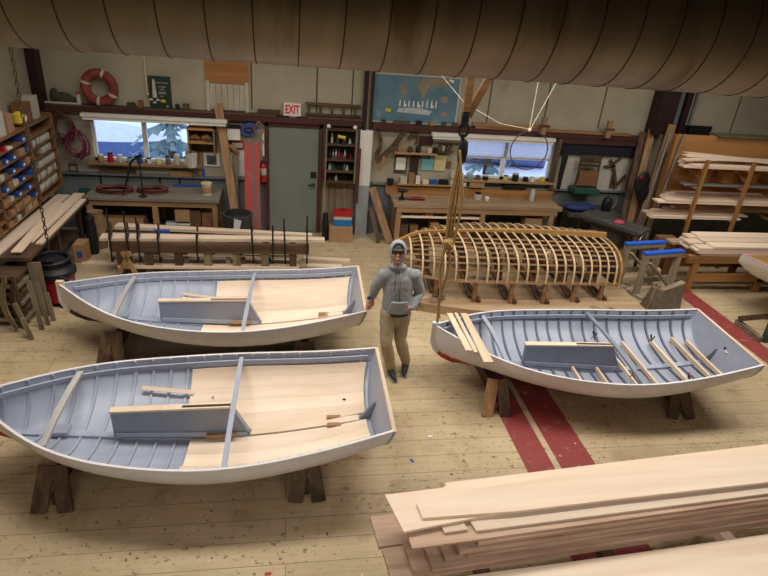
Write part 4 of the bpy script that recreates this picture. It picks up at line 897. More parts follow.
t = thing('red_clamp_tool', 'dark red hand tool lying beside the black drill', 'tool', (2.45,10.4,.852)); g = MB(); g.tube([(-.16,0,.03),(-.05,.0,.045),(.06,.02,.04),(.16,0,.03)], [.02,.035,.035,.02], 8); obj('body', g, 'dark_red', t); g = MB(); g.tube([(-.16,0,.03),(-.22,.03,.02),(-.12,.07,.02),(0,.07,.02)], .01, 6); obj('cord', g, 'black', t)
jar('paint_can', 3.72,10.6,.852,.075,.13,'offwhite','wide white paint can on the right bench','iron','can'); jar('white_mug', 3.88,10.5,.852,.045,.09,'white','small white mug beside the wide paint can',None,'mug')
jar('glass_bottle', 4.85,10.6,.852,.05,.24,mat('cloudy_glass',(186,186,176),.2,.05),'tall cloudy bottle near the right end of the right bench',None,'bottle')
g = MB(); g.tube([(3.02,10.12,.30),(3.02,10.12,.70)], .02, 8); solo('iron_bar', g, 'iron', 'dark iron bar standing in front of the right bench shelf', 'bar') if False else None
# boards lying on the beam above the window
for i, (x0,x1,z,y,m,lab) in enumerate(((3.5,6.7,2.202,10.74,'ribband','long brown batten on the dark beam above the right window, lower of two'),(3.45,5.0,2.252,10.76,'tan','tan batten on top of the long brown batten'),(1.95,2.25,2.202,10.78,'old','dark batten on the beam under the blue map'))):
    bx('stored_batten',x0,x1,y-.04,y+.04,z,z+.048,m,lab,'batten')
for x, lab in ((4.83,'upright wooden block gripping the battens above the right window'),(6.18,'upright wooden block gripping the battens above the dark alcove')):
    t = thing('rail_block', lab, 'block', (x,10.66,2.2)); g = MB(); g.mm((-.05,-.03,-.04),(.05,.035,.28)); obj('upright', g, 'tanZ', t); g = MB(); g.mm((-.11,-.035,.1),(.11,-.031,.15)); obj('cross_piece', g, 'old', t)
# dark alcove right of the window
t = thing('alcove_frame', 'dark timber frame around the alcove right of the right window', 'frame', (6.05,10.8,1.062))
g = MB(); g.mm((-.82,-.07,0),(-.74,.055,1.02)); obj('post', g, 'oldZ', t); g = MB(); g.mm((.92,-.07,0),(1.0,.055,1.0)); obj('post', g, 'oldZ', t); g = MB(); g.mm((-.74,-.07,.94),(.92,.055,1.03)); obj('lintel', g, 'red_brown', t)
g = MB(); g.mm((-.739,-.03,.72),(.919,.02,.939)); obj('dark_blind', g, mat('navy_blind',(26,28,40),.6,.2), t)
for x0, x1, lab in ((5.46,5.84,'off white brick painted panel left in the dark alcove'),(6.3,6.9,'off white painted panel right in the dark alcove')): bx('painted_board', x0,x1,10.835,YW,1.062,1.78,'offwhite',lab,'panel')
g = MB(); g.tube([(5.40,10.66,1.1),(5.39,10.66,1.4),(5.40,10.66,1.75),(5.40,10.66,1.9)], [.04,.05,.06,.04], 8); solo('hanging_net', g, 'black', 'dark bundled net hanging left in the alcove', 'net')
t = thing('wooden_chair', 'old wooden chair back hung in the dark alcove above a green box', 'chair', (5.98,10.62,1.17)); 
for s in (-1,1): g = MB(); g.beam((s*.22,.05,-.02),(s*.2,.1,.62),.04,.03); obj('back_post', g, 'oldZ', t)
for z in (.42,.5,.6): g = MB(); g.mm((-.2,.06,z-.02),(.2,.09,z+.025)); obj('back_slat', g, 'old', t)
g = MB(); g.prism([(-.22,0),(.22,0),(.2,.3),(-.2,.3)], .03, upright(0,.03,.03)); obj('seat', g, 'brown_card', t)
bx('green_case', 5.68,6.22,10.5,10.8,1.062,1.148,'green','long dark green case on the ledge under the hung chair','case')
t = thing('wooden_knee_pattern', 'forked wooden pattern hung on the right alcove panel', 'pattern', (6.62,10.8,1.1)); g = MB(); g.sweep([(-.16,0,.6),(-.04,0,.42),(.05,0,.2),(.1,0,.02)], .04, .06, (1,0,0)); obj('main_limb', g, 'old', t)
for a, b in (((-.26,0,.46),(-.02,0,.48)),((-.1,0,.52),(.06,0,.64)),((0,0,.02),(-.02,0,.3)),((.12,0,.1),(.26,0,.3))): g = MB(); g.beam(a,b,.04,.04,(0,1,0)); obj('fork', g, 'old', t)
# leaning timbers and pipes beside the column
for i, (x0,y0,x1,y1,z1,w_,m,lab) in enumerate(((6.72,10.2,6.96,10.74,2.30,.12,'oldZ','dark board leaning at the left of the timber group by the column'),(6.85,10.15,7.12,10.7,2.36,.14,'tanZ','brown board leaning in the timber group, second from its left'),(7.02,10.1,7.4,10.52,2.5,.16,'tanZ','tall tan board leaning against the column'),(7.08,10.3,7.2,10.78,2.1,.1,'grey_wood','grey board leaning right of the tall tan board'))):
    g = MB(); g.beam((x0,y0,.02),(x1,y1,z1),w_,.035,(0,1,0)); solo('leaning_timber', g, m, lab, 'timber')
for i, (x0,x1,lab) in enumerate(((6.72,7.08,'grey steel pipe leaning by the column, left of two'),(6.95,7.38,'grey steel pipe leaning by the column, right of two'))):
    g = MB(); g.cyl((x0,9.7,.0),(x1,10.05,2.42),.022,n=10); solo('steel_pipe', g, 'pipe_grey', lab, 'pipe')
t = thing('hung_jacket', 'dark jacket with a red patch hung among the leaning timbers', 'jacket', (6.86,10.22,1.3)); g = MB(); g.ball((.05,0,.1),(.15,.05,.25)); g.ball((.12,.0,-.1),(.12,.045,.2)); obj('body', g, 'black', t); g = MB(); g.ball((-.03,-.05,.22),(.05,.02,.05)); obj('patch', g, 'dark_red', t)
bx('black_board', 7.88,8.5,10.80,YW,2.2,2.46,'black','black square board on the wall above the lumber rack','panel')
g = MB(); g.beam((8.1,10.19,2.416),(9.9,10.19,2.416),.3,.03); solo('green_board', g, mat('mossy_board',(92,92,70),.8,.2), 'mossy green board lying on top of the lumber rack', 'board')
# lumber rack
t = thing('lumber_rack', 'tall pine lumber rack with plank laden arms on the right', 'rack', (8.9,9.9,0))
g = MB(); g.mm((-1.65,.2,.9),(1.6,.24,2.40)); obj('back_panel', g, 'ply', t); g = MB(); g.beam((-1.66,.18,.0),(-1.66,.18,2.40),.06,.12); obj('side_post', g, 'orangeZ', t); g = MB(); g.mm((1.55,.1,0),(1.62,.19,2.40)); obj('side_post', g, 'orangeZ', t)
for x in (-1.45,-.5,.45,1.3):
    g = MB(); g.beam((x,-.6,.02),(x,-.6,2.12),.05,.06); obj('front_post', g, 'orangeZ', t)
    for z in (.98,1.28,1.6,1.95): g = MB(); g.mm((x-.03,-.565,z-.035),(x+.03,.2,z)); obj('arm', g, 'tanY', t)
    g = MB(); g.beam((x+.06,-.56,1.70),(x+.06,.0,1.89),.03,.04); obj('brace', g, 'tan', t)
def rackplank(x0,x1,y,z,w_,th_,m,lab,ty=0):
    g = MB(); g.beam((x0,y,z+th_/2),(x1,y+ty,z+th_/2),w_,th_); solo('racked_plank', g, m, lab, 'plank', group='planks on the lumber rack')
k = 0
for z, items in ((.98,((6.75,8.9,9.66,.22,.03),(6.6,8.6,9.44,.16,.025),(7.3,10.3,9.94,.18,.03))),(1.28,((6.75,10.2,9.45,.2,.03),(6.95,10.3,9.7,.2,.025),(7.2,9.5,9.93,.16,.03))),(1.95,((7.05,10.3,9.44,.18,.03),(7.1,10.2,9.68,.2,.03),(7.4,9.4,9.90,.2,.03)))):
    for x0,x1,y,w_,th_ in items:
        for q in range(2):
            rackplank(x0+.12*q+.05*(k%3), x1-.1*q, y, z+.002+q*(th_+.001), w_, th_, ['pale','tan','board','sawn'][(k+q)%4], 'pale plank lying on the arms of the tall lumber rack'); k += 1
g = MB(); g.sm=True
rows = [[(7.15+2.6*i/14, 9.8+.12*j-.3, 2.125+.03*math.sin(i*.5+j)) for j in range(5)] for i in range(15)]
for i in range(3): g2 = MB(); g2.sweep([(7.1+.12*i+2.9*q/10, 9.5+.16*i, 2.065+.035*math.sin(q*.45+i)+.012*i) for q in range(11)], .15, .02, (0,0,1)); solo('bent_veneer', g2, 'board', 'long pale bowed strip on top of the planks at the rack top', 'plank', group='bowed strips on the rack')
g.bm.free()
for i in range(2): g = MB(); g.cyl((7.2,9.42+.1*i,1.605+.02),(9.9,9.42+.1*i,1.605+.02),.02,n=10); solo('steel_pipe', g, 'pipe_grey', ['front steel pipe lying across the rack arms','rear steel pipe lying across the rack arms'][i], 'pipe')
for i, (x, w_) in enumerate(((7.65,.3),(8.25,.22),(8.75,.25))): bx('wood_offcut', x,x+w_,9.75,9.95,1.6005,1.8,'ply',['wood offcut block on the rack arm level of the pipes, leftmost','wood offcut block on the rack, middle of three','wood offcut block on the rack, rightmost of three'][i],'offcut')
# low bench in front of the rack with the plank stack
t = thing('low_bench', 'sturdy pine low bench carrying a stack of fresh planks', 'bench', (8.35,8.62,0))
for y in (-.33,.33):
    g = MB(); g.mm((-1.5,y-.04,.56),(1.6,y+.04,.7)); obj('top_rail', g, 'orange', t); g = MB(); g.mm((-1.25,y-.035,.2),(1.4,y+.035,.34)); obj('low_rail', g, 'orange', t)
    for x in (-1.3,.1,1.45): g = MB(); g.beam((x-.02,y,0),(x,y,.559),.12,.07); obj('leg', g, 'orangeZ', t)
for x in (-1.2,0,1.3): g = MB(); g.mm((x-.05,-.29,.57),(x+.05,.29,.67)); obj('cross_rail', g, 'tanY', t)
rnd = random.Random(2); z = .702; n = 0
for lay in range(5):
    th_ = .032 if lay else .045
    for q in range(3):
        y = 8.32+.26*q+.02*rnd.random(); x0 = 6.72+.35*rnd.random()+.06*lay; g = MB()
        g.beam((x0,y,z+th_/2),(10.2,y+.02,z+th_/2),.2+.04*rnd.random(),th_); solo('stacked_plank', g, ['sawn','board','pale','board','board'][lay], 'pale plank in the stack on the pine low bench', 'plank', group='plank stack on the low bench'); n += 1
    z += th_+.002
bx('brown_carton', 6.78,7.12,9.05,9.2,.0,.72,'brown_card','dull brown carton behind the plank stack at its left end','carton')
for i in range(5): g = MB(); g.beam((6.60+.02*(i%2),8.92,.02+.036*i),(6.83,8.80+.01*i,.02+.036*i),.14,.03); solo('scrap_board', g, ['sawn','pale','tan'][i%3], 'scrap board in the heap left of the low bench', 'board', group='scrap heap by the low bench')
for i in range(5): g = MB(); g.beam((4.62+.08*i,9.80-.07*i,.03+.02),(5.15+.08*i,10.08-.07*i,.42),.07,.03); solo('scrap_strip', g, ['pale','sawn','tan'][i%3], 'thin scrap strip leaning at the right end of the right bench', 'strip', group='scrap strips by the right bench')
# dusty machine
t = thing('table_saw', 'dusty dark metal machine with a long table behind the blue topped trestles', 'machine', (6.05,9.52,0), rad(-55))
g = MB(); g.mm((-.62,-.3,.78),(.62,.3,.84)); obj('table', g, 'machine', t); g = MB(); g.mm((-.6,-.36,.84),(.62,-.3,.9)); obj('fence', g, 'machine', t)
for x in (-.5,.5):
    for y in (-.22,.22): g = MB(); g.beam((x*1.1,y*1.15,0),(x,y,.779),.05,.05); obj('leg', g, 'iron', t)
g = MB(); g.mm((-.3,-.2,.4),(.3,.2,.779)); obj('cabinet', g, 'machine', t)
g = MB(); g.cyl((-.05,-.35,.35),(.3,-.35,.35),.11,n=14); obj('motor', g, 'iron', t); g = MB(); g.tube([(.62+.0*i,.0+.14*math.cos(2*PI*i/16),.62+.14*math.sin(2*PI*i/16)) for i in range(16)], .012, 6, closed=True); g.cyl((.56,0,.62),(.64,0,.62),.03,n=8); obj('hand_wheel', g, 'steel', t)
g = MB(); g.lathe([(.1,0),(.11,.02),(.07,.06),(.02,.07)], n=14, sx=1, sy=.6); solo('pink_cloth', g, mat('pink_cloth',(176,70,92),.8,.2), 'small pink rag lying on the dusty machine', 'rag', (6.12,9.42,.842))
t = thing('desk_lamp', 'small black lamp with a curved pale neck behind the machine', 'lamp', (6.42,10.45,.75)); g = MB(); g.lathe([(.09,0),(.1,.02),(.1,.2),(.07,.26)], n=14); obj('body', g, 'black', t); g = MB(); g.tube([(.1,0,.02),(.18,0,.1),(.2,0,.22),(.14,0,.32)], .012, 6); obj('neck', g, 'pipe_grey', t)
t = thing('side_bench', 'dark steel bench against the wall behind the machine', 'bench', (6.2,10.45,0)); g = MB(); g.mm((-.7,-.3,.68),(.42,.35,.748)); obj('top', g, 'machine', t)
for x in (-.6,.35):
    for y in (-.25,.28): g = MB(); g.mm((x-.03,y-.03,0),(x+.03,y+.03,.679)); obj('leg', g, 'iron', t)
g = MB(); g.ball((0,0,.085),(.3,.16,.08)); g.ball((.2,.05,.08),(.2,.12,.075)); solo('blue_tarp', g, mat('dark_blue_tarp',(34,46,96),.7,.2), 'dark blue crumpled tarp on the steel bench top', 'tarp', (5.75,10.35,.75))

# odds and ends along the high ledge and on the beam over the right window
rnd = random.Random(77)
for i, x in enumerate((-2.64,-2.48,-1.88,-1.74)):
    w_ = .05+.09*rnd.random(); h = .04+.09*rnd.random()
    bx('ledge_block', x-w_/2, x+w_/2, 10.74, 10.82, 2.2525, 2.2525+h, ['old','brown_card','iron','old'][i%4], 'small dark odd block on the high ledge along the left back wall', 'block', group='odd blocks on the high ledge')
for i, x in enumerate((1.75,2.42,2.66,2.9,3.12,3.3)):
    w_ = .06+.1*rnd.random(); h = .03+.05*rnd.random()
    bx('beam_block', x-w_/2, x+w_/2, 10.74, 10.80, 2.2015, 2.2015+h, ['old','iron','tan','old'][i%4], 'small dark odd block on the dark beam under the blue map', 'block', group='odd blocks on the beam under the map')
for i, (x, z, h) in enumerate(((-3.32,1.02,.16),(-2.86,1.02,.1),(-2.3,1.02,.12),(-1.95,1.02,.14))):
    g = MB(); g.beam((0,0,0),(0,0,-h),.03,.012,(0,1,0)); g.cyl((0,0,.012),(0,0,-.01),.012,n=8); solo('hanging_tool', g, 'iron', ['dark tool hanging from the grey ledge, leftmost of four under the left window','short tool hanging from the grey ledge, second of four under the left window','tool hanging from the grey ledge, third of four under the left window','tool hanging from the grey ledge, rightmost of four under the left window'][i], 'tool', (x,10.835,z))
# ================================================================== LEFT WALL
t = thing('parts_shelving', 'tall brown parts shelving full of small bins along the left wall', 'shelf', (-3.97,8.9,0))
def sh(nm, a, b, m): g = MB(); g.mm(a,b); return obj(nm, g, m, t)
sh('back_panel',(-.175,-1.5,.95),(-.165,1.5,2.15),'brown_card')
for y in (-1.5,-.72,.52,1.48): sh('upright',(-.16,y,.95),(.17,y+.03,2.16),'shelf_brown')
SZ = (.97,1.10,1.27,1.44,1.62,1.79,1.96,2.13)
for z in SZ: sh('shelf_board',(-.16,-1.47,z-.02),(.17,1.48,z),'shelf_brown')
rnd = random.Random(31)
wb = None
for i, z in enumerate(SZ[1:6]):
    for k in range(9):
        y = 8.9+.60+.095*k
        if wb is None:
            g = MB(); g.mm((-.12,-.04,0),(.0,.04,.10)); wb = solo('parts_bin', g, 'offwhite', 'white parts bin in the rows at the far end of the left shelving', 'bin', (-3.84+.02,y,z+.001), group='white parts bins')
            g = MB(); g.mm((.0005,-.02,.05),(.004,.02,.08)); obj('label_card', g, 'paper', wb)
        else:
            if rnd.random() < .9: dup(wb, (-3.82-.02*rnd.random(),y,z+.001))
bb = None
for z, y in ((1.79,8.55),(1.79,8.80),(1.62,9.05),(1.62,8.7),(1.44,9.3),(1.44,8.95),(1.27,9.1),(1.27,8.75),(1.79,9.3),(1.96,9.2),(1.10,9.28),(1.44,8.4)):
    if bb is None:
        g = MB(); g.mm((-.14,-.045,0),(.0,.045,.065)); bb = solo('parts_bin', g, 'blue', 'small blue parts bin among the brown boxes of the left shelving', 'bin', (-3.80,y,z+.001), group='blue parts bins'); g = MB(); g.mm((0,-.03,.02),(.004,.03,.05)); obj('label_card', g, 'paper', bb)
    else: dup(bb, (-3.80,y,z+.001))
bl = [(1.79,8.55),(1.79,8.80),(1.62,9.05),(1.62,8.7),(1.44,9.3),(1.44,8.95),(1.27,9.1),(1.27,8.75),(1.79,9.3),(1.96,9.2),(1.10,9.28),(1.44,8.4)]
cb = {}
for z in SZ[:7]:
    y = 7.5
    while y < 9.36:
        w_ = .09+.08*rnd.random()
        if not (z > 1.9 and 8.45 < y < 8.95) and not any(abs(y-b)<.06+w_/2+.005 and abs(z-a)<.02 for a, b in bl) and rnd.random() < .85 and not any(abs(y-u)<w_/2+.035 for u in (7.415,8.195,9.435)):
            m = ['cardboard','brown_card','tan','old','offwhite','brown_card'][int(rnd.random()*6)]; h = .05+.06*rnd.random()
            bx('stock_box', -3.98,-3.80-.03*rnd.random(), y-w_/2,y+w_/2, z+.001,z+h, m, 'small dull box on the near half of the left parts shelving','box',group='boxes on the left shelving')
        y += w_+.032
for nm, x0, x1, y, z1, m, lab in (('white_canister',-4.05,-3.85,8.72,2.46,'offwhite','white canister on top of the left shelving nearest the camera'),('carton',-4.05,-3.85,9.0,2.38,'cardboard','open tan carton on top of the left shelving'),('carton',-4.08,-3.88,9.75,2.42,'brown_card','brown carton on top of the left shelving by the chain'),('carton',-4.06,-3.88,10.05,2.47,'offwhite','pale carton on top of the left shelving near the corner')): bx(nm, x0,x1,y-.1,y+.1,2.132,z1,m,lab,'canister' if 'can' in nm else 'carton')
t = thing('yellow_bag', 'yellow and white plastic bag on top of the left shelving', 'bag', (-3.90,9.40,2.164)); g = MB(); g.lathe([(.06,0),(.09,.03),(.08,.14),(.03,.18)], n=10); obj('body', g, 'yellow', t); g = MB(); g.ball((.05,.04,.08),(.05,.05,.07)); obj('white_panel', g, 'paper', t)
bx('red_packet', -3.86,-3.80,8.55,8.62,1.9605,2.02,'red','small red packet on the left shelving','packet'); bx('white_packet', -3.90,-3.80,8.64,8.8,1.9605,1.985,'paper','flat white packet beside the red one on the left shelving','packet')
# left side bench with planks
t = thing('side_bench', 'dark low bench along the left wall under the parts shelving', 'bench', (-3.78,9.0,0))
g = MB(); g.mm((-.35,-1.5,.80),(.47,1.0,.849)); obj('top', g, 'oldY', t)
for y in (-1.4,-.1,.93):
    for x in (-.3,.3): g = MB(); g.mm((x-.035,y-.035,0),(x+.035,y+.035,.799)); obj('leg', g, 'oldZ', t)
g = MB(); g.mm((-.3,-1.36,.3),(.3,.9,.32)); obj('low_shelf', g, 'old', t)
for i, (x0,y0,x1,y1,w_,lab) in enumerate(((-3.80,7.15,-3.72,10.1,.2,'wide pale plank on the left bench, nearest the wall'),(-3.53,8.0,-3.50,10.2,.17,'pale plank in the middle of the left bench'),(-3.35,7.95,-3.35,9.9,.09,'narrow pale plank along the front edge of the left bench'))):
    g = MB(); g.beam((x0,y0,.862),(x1,y1,.862),w_,.022); solo('bench_plank', g, 'paleY', lab, 'plank')
g = MB(); g.beam((-3.50,7.6,.886),(-3.62,9.6,.886),.13,.02); solo('bench_plank', g, 'paleY', 'pale plank lying askew on top of the others on the left bench', 'plank')
bx('grey_slab', -3.36,-3.12,8.2,8.5,.85,.875,'machine','grey metal plate poking out at the front of the left bench','plate') if False else None
_unused = lambda *a, **k: None
_unused('cardboard_box', -3.95,-3.47,9.5,9.8,.321,.6,'cardboard','brown cardboard box under the far end of the left bench','box'); _cb = bx('cardboard_box', -3.40,-3.23,9.22,9.5,0,.32,'cardboard','brown cardboard box with a blue mark in front of the left bench','box')
g = MB(); g.mm((-.035,-.144,.10),(.045,-.1405,.21)); obj('sticker', g, 'blue', _cb)
g = MB(); g.cyl((-3.85,8.1,.45),(-3.5,8.1,.45),.12,n=14); solo('black_drum', g, 'black', 'black drum lying on the low shelf of the left bench', 'drum')
jar('black_canister', -3.22,9.64,0,.085,.62,'black','black canister standing in front of the left bench','iron','canister')
# shop vacuum and chain
t = thing('shop_vacuum', 'red shop vacuum with a black lid and hose at the left behind the boat bow', 'vacuum', (-3.19,7.90,0))
g = MB(); g.lathe([(.19,.06),(.21,.08),(.235,.42),(.235,.44)], n=24); obj('drum', g, mat('vac_red',(150,30,42),.35,.08), t)
g = MB(); g.lathe([(.25,.441),(.27,.46),(.27,.52),(.23,.56),(.16,.60),(.15,.66),(.05,.68)], n=24); obj('lid', g, 'black', t)
g = MB(); g.tube([(.2*math.cos(a),.2*math.sin(a),.60+.012*i/3) for i, a in enumerate([2*PI*k/16 for k in range(30)])], .028, 8); obj('hose', g, 'black', t)
g = MB(); g.cyl((.13,-.24,.50),(.30,-.30,.45),.035,.03,n=10); hz_ = obj('nozzle', g, 'black', t); g = MB(); g.cyl((.28,-.293,.456),(.36,-.32,.43),.036,.036,n=12); obj('steel_ring', g, 'steel', hz_)
for a in (.4,2,3.6,5.2): g = MB(); c, s = math.cos(a)*.2, math.sin(a)*.2; g.ball((c,s,.045),(.05,.05,.045)); obj('caster', g, 'black', t)
t = thing('hanging_chain', 'rusty iron chain hanging down over the shop vacuum at the left', 'chain', (-3.24,7.95,.755))
z = 0; i = 0
while z < 3.9:
    g = MB(); a = i%2; g.tube([((.018*math.cos(2*PI*k/10) if a else 0), (0 if a else .018*math.cos(2*PI*k/10)), .035+.04*math.sin(2*PI*k/10)) for k in range(10)], .0075, 5, closed=True); bmesh.ops.translate(g.bm, verts=g.bm.verts, vec=(.004*math.sin(z*3),0,z)); obj('chain_link', g, mat('rusty_chain',(84,72,60),.5,.3,30,metal=.5) if i == 0 else bpy.data.materials['rusty_chain'], t); z += .062; i += 1
# mould pile bottom left
t = thing('mould_rack', 'dark slatted rack of old moulds at the left edge', 'rack', (-3.70,7.34,0))
for i in range(6): g = MB(); g.mm((-.22,-.16,.08+.12*i),(.34,.2,.12+.12*i)); obj('slat', g, 'old' if i%2 else 'grey_woodX', t)
for x in (-.2,.3): g = MB(); g.mm((x-.02,.2,0),(x+.02,.24,.8)); obj('post', g, 'oldZ', t); 
for x in (-.2,.3): g = MB(); g.mm((x-.02,-.2,0),(x+.02,-.16,.76)); obj('post', g, 'oldZ', t)
def halfmould(x, y, rz, R, H, m, lab):
    g = MB(); out = [(R*math.sin(PI*i/14)**.8*1.0, H*(1-i/14)) for i in range(15)]; inn = [(max(0,(R-.09))*math.sin(PI*i/14)**.8, .09+(H-.18)*(1-i/14)) for i in range(15)]
    g.prism(out+inn[::-1], .025, Matrix.Rotation(PI/2,4,'X')); return solo('curved_mould', g, m, lab, 'mould', (x,y,.01), rz)
halfmould(-3.44,7.04,PI-.35,.17,.78,'grey_wood','curved grey half mould standing in front of the slatted rack'); halfmould(-3.36,7.08,PI-.5,.16,.72,'oldZ','dark curved half mould just behind the grey one')
g = MB(); g.beam((-3.26,7.48,0),(-3.28,7.52,.78),.16,.03,(0,1,0)); solo('old_panel', g, 'grey_wood', 'wide weathered board standing right of the moulds beside the vacuum', 'board')
for i, (x0,y0,x1,y1,z1,lab) in enumerate(((-3.24,6.93,-3.36,6.97,.46,'short stick leaning at the front of the moulds, tallest of the front sticks'),(-3.16,7.10,-3.26,7.22,.66,'long stick leaning on the weathered board by the moulds'),(-3.13,7.22,-3.20,7.30,.58,'stick leaning right of the long stick by the moulds'),(-3.20,6.86,-3.27,6.88,.3,'shortest stick at the very front of the moulds'),(-3.10,7.34,-3.14,7.38,.40,'stick leaning closest to the vacuum'))):
    g = MB(); g.beam((x0,y0,.0),(x1,y1,z1),.05,.03,(0,1,0)); solo('leaning_stick', g, 'grey_wood', lab, 'stick')
# ================================================================== UPSIDE DOWN FRAMEWORK ON ITS PLATFORM
g = MB(); g.prism([(1.88,7.62),(2.75,7.36),(4.2,7.14),(5.65,7.25),(5.7,9.3),(1.95,9.25)], .14); M['platform'] = wood('dusty_plywood', (196,168,132), (160,132,100), 0, 5, spots=((70,58,48),.60,2.4))
solo('platform', g, 'platform', 'low dusty plywood platform under the upside down boat framework', 'platform')
t = thing('boat_framework', 'upside down boat framework of bent ribs and ribbands on a low platform', 'boat frame', (1.72,8.42,.142)); t.rotation_euler.z = rad(0)
M['keel_yellow'] = wood('yellow_pine', (198,152,92), (164,120,68), 0, 8)
CZ = 1.2-.14
kF = spline([0,.06,.15,.5,1], [.43,.30,.235,.20,.27])
def fp(u, th, off, sd):
    n = 2.0+1.0*min(1,u/.35); bb = .875*(1-max(0,1-u/.55)**2.6)**.6 if u < .55 else max(hb(u),.875-.62*(u-.55)**1.7)
    b, k = max(.004,bb-off), kF(u)+off; h = .80-.10*math.sin(PI*u); h = max(h, hs(u))
    return Vector((u*LB*.965, sd*b*math.cos(th)**(2/n), CZ-(h-(h-k)*math.sin(th)**(2/n))))
nr = 22
for i in range(nr):
    u = .055+.915*i/(nr-1); g = MB(); ths = [PI/2*k/12 for k in range(13)]
    p = [fp(u,a,.0,-1) for a in ths]+[fp(u,a,.0,1) for a in ths[-2::-1]]
    g.sweep(p, .026, .016, [Vector((0,v.y,max(.05,v.z-.2))).normalized() for v in p]); obj('rib', g, 'oak', t)
us = [.02+.975*i/24 for i in range(25)]
for sd in (-1,1):
    for q in (.0,.16,.30,.43,.55,.67,.79,.90):
        g = MB(); p = [fp(u, PI/2*q*.98, .022, sd) for u in us]; g.sweep(p, .03 if q else .05, .018, [Vector((0,v.y+.001*sd,max(.05,v.z-.2))).normalized() for v in p]); obj('ribband', g, 'ribband' if q else 'tan', t)
for u in (.12,.27,.42,.57,.72,.87):
    g = MB(); poly = [(v.y,v.z) for v in [fp(u,PI/2*k/10,.035,-1) for k in range(11)]+[fp(u,PI/2*k/10,.035,1) for k in range(9,-1,-1)]]
    zc = min(p[1] for p in poly); inn = [(y*.6, zc+.02+(z-zc)*.5) for y, z in poly]
    g.prism(poly+inn[::-1], .025, Matrix(((0,0,1,u*LB*.965),(1,0,0,0),(0,1,0,0),(0,0,0,1)))); md = obj('mould', g, 'old', t)
    b = abs(fp(u,0,.06,1).y); zb = fp(u,0,0,1).z
    g = MB(); g.mm((u*LB*.965-.03,-b,zb+.0),(u*LB*.965-.004,b,zb+.08)); obj('mould_spall', g, 'ribband', md)
    for yy in (-.35*b,.4*b): g = MB(); g.mm((u*LB*.965+.03,yy-.05,zb+.05),(u*LB*.965+.05,yy+.05,CZ-kF(u)-.06)); obj('mould_post', g, 'grey_wood', md)
g = MB(); pk = [fp(u,PI/2,0,1) for u in us]; tops = [.03+.06*max(0,(u-.35)/.65) for u in us]
for a in range(24):
    v0, v1 = pk[a], pk[a+1]; g.beam((v0.x,0,v0.z+tops[a]/2+.004),(v1.x,0,v1.z+tops[a+1]/2+.004),.05,tops[a]+.01,(0,0,1),None,tops[a+1]+.01)
obj('keel_board', g, 'keel_yellow', t)
g = MB(); p = [(0+.05*math.sin(PI/2*k/8)**2*0+.06*(k/8)**2-.02,0,CZ-.80+(.80-kF(.02)+.03)*k/8) for k in range(9)]; g.sweep(p, .05, .06, (1,0,0)); obj('stem', g, 'keel_yellow', t)
g = MB(); p = [fp(.995,PI/2*k/14,.0,-1) for k in range(15)]+[fp(.995,PI/2*k/14,.0,1) for k in range(13,-1,-1)]; g.sweep(p, .03, .03, [Vector((0,v.y,max(.05,v.z-.2))).normalized() for v in p]); obj('transom_edge', g, 'keel_yellow', t)
g = MB(); g.prism([(v.y*.97,v.z-.01) for v in p], .02, Matrix(((0,0,1,LB*.965*.975),(1,0,0,0),(0,1,0,0),(0,0,0,1)))); obj('transom_panel', g, 'old', t)
for u in (.16,.32,.48,.63,.78,.92):
    x = u*LB*.965; b = abs(fp(u,0,0,1).y); zs = fp(u,0,0,1).z
    for sd in (-1,1):
        g = MB(); g.beam((x,sd*(b-.03),.006),(x,sd*(b-.05),zs-.026),.06,.06,(0,1,0)); obj('leg', g, 'ribband' if sd<0 else 'oldZ', t)
    g = MB(); g.mm((x+.04,-b-.02,0),(x+.1,b,.05)); obj('bearer', g, 'oldY', t)
    g = MB(); g.beam((x-.04,-b+.1,.04),(x-.04,b-.1,.30),.035,.05,(1,0,0)); obj('brace', g, 'oldZ', t)
# ================================================================== TRESTLES, SLING, BOAT BOW AT THE RIGHT
def trestle(x, y, rz, lab, L_=.8, Hh=.82):
    t = thing('trestle', lab, 'trestle', (x,y,0), rz, 'blue topped trestles')
    g = MB(); g.mm((0,-.045,Hh-.10),(L_,.045,Hh-.012)); rl = obj('top_rail', g, 'trestle_wood', t)
    g = MB(); g.mm((-.015,-.052,Hh-.035),(L_+.015,.052,Hh)); obj('blue_tape', g, 'tape', rl)
    for xx in (.05,L_-.05):
        g = MB(); g.mm((xx-.045,-.04,.06),(xx+.045,.04,Hh-.1)); obj('leg', g, 'trestle_woodZ', t); g = MB(); g.mm((xx-.045,-.17,0),(xx+.045,.17,.06)); obj('foot', g, 'trestle_wood', t)
    g = MB(); g.beam((.08,-.055,Hh-.16),(L_-.06,-.055,.12),.025,.13,(0,1,0)); obj('brace', g, 'trestle_wood', t)
    g = MB(); g.mm((.05,.041,.22),(L_-.05,.065,.32)); obj('lower_rail', g, 'trestle_wood', t)
trestle(5.88,8.08,rad(11),'grey trestle with a blue taped top, nearer of the two'); trestle(5.78,8.50,rad(9),'grey trestle with a blue taped top, further of the two')
t = thing('canvas_sling', 'dusty canvas sling stand with pale top rails in front of the trestles', 'sling stand', (6.19,7.72,0), rad(10)); t.scale = (.84,.9,.88)
g = MB()
top = [(-.36,.30),(-.33,.42),(-.1,.33),(.36,.46)]
a = [g.bm.verts.new(v) for v in ((-.40,-.14,0),(.36,-.14,0),(.37,-.05,.46),(-.1,-.05,.33),(-.33,-.05,.42))]; b = [g.bm.verts.new(v) for v in ((-.40,.14,0),(.36,.14,0),(.37,.05,.46),(-.1,.05,.33),(-.33,.05,.42))]
g._f(a); g._f(b[::-1])
for i in range(5): g._f([a[i],a[(i+1)%5],b[(i+1)%5],b[i]])
obj('canvas', g, 'canvas', t)
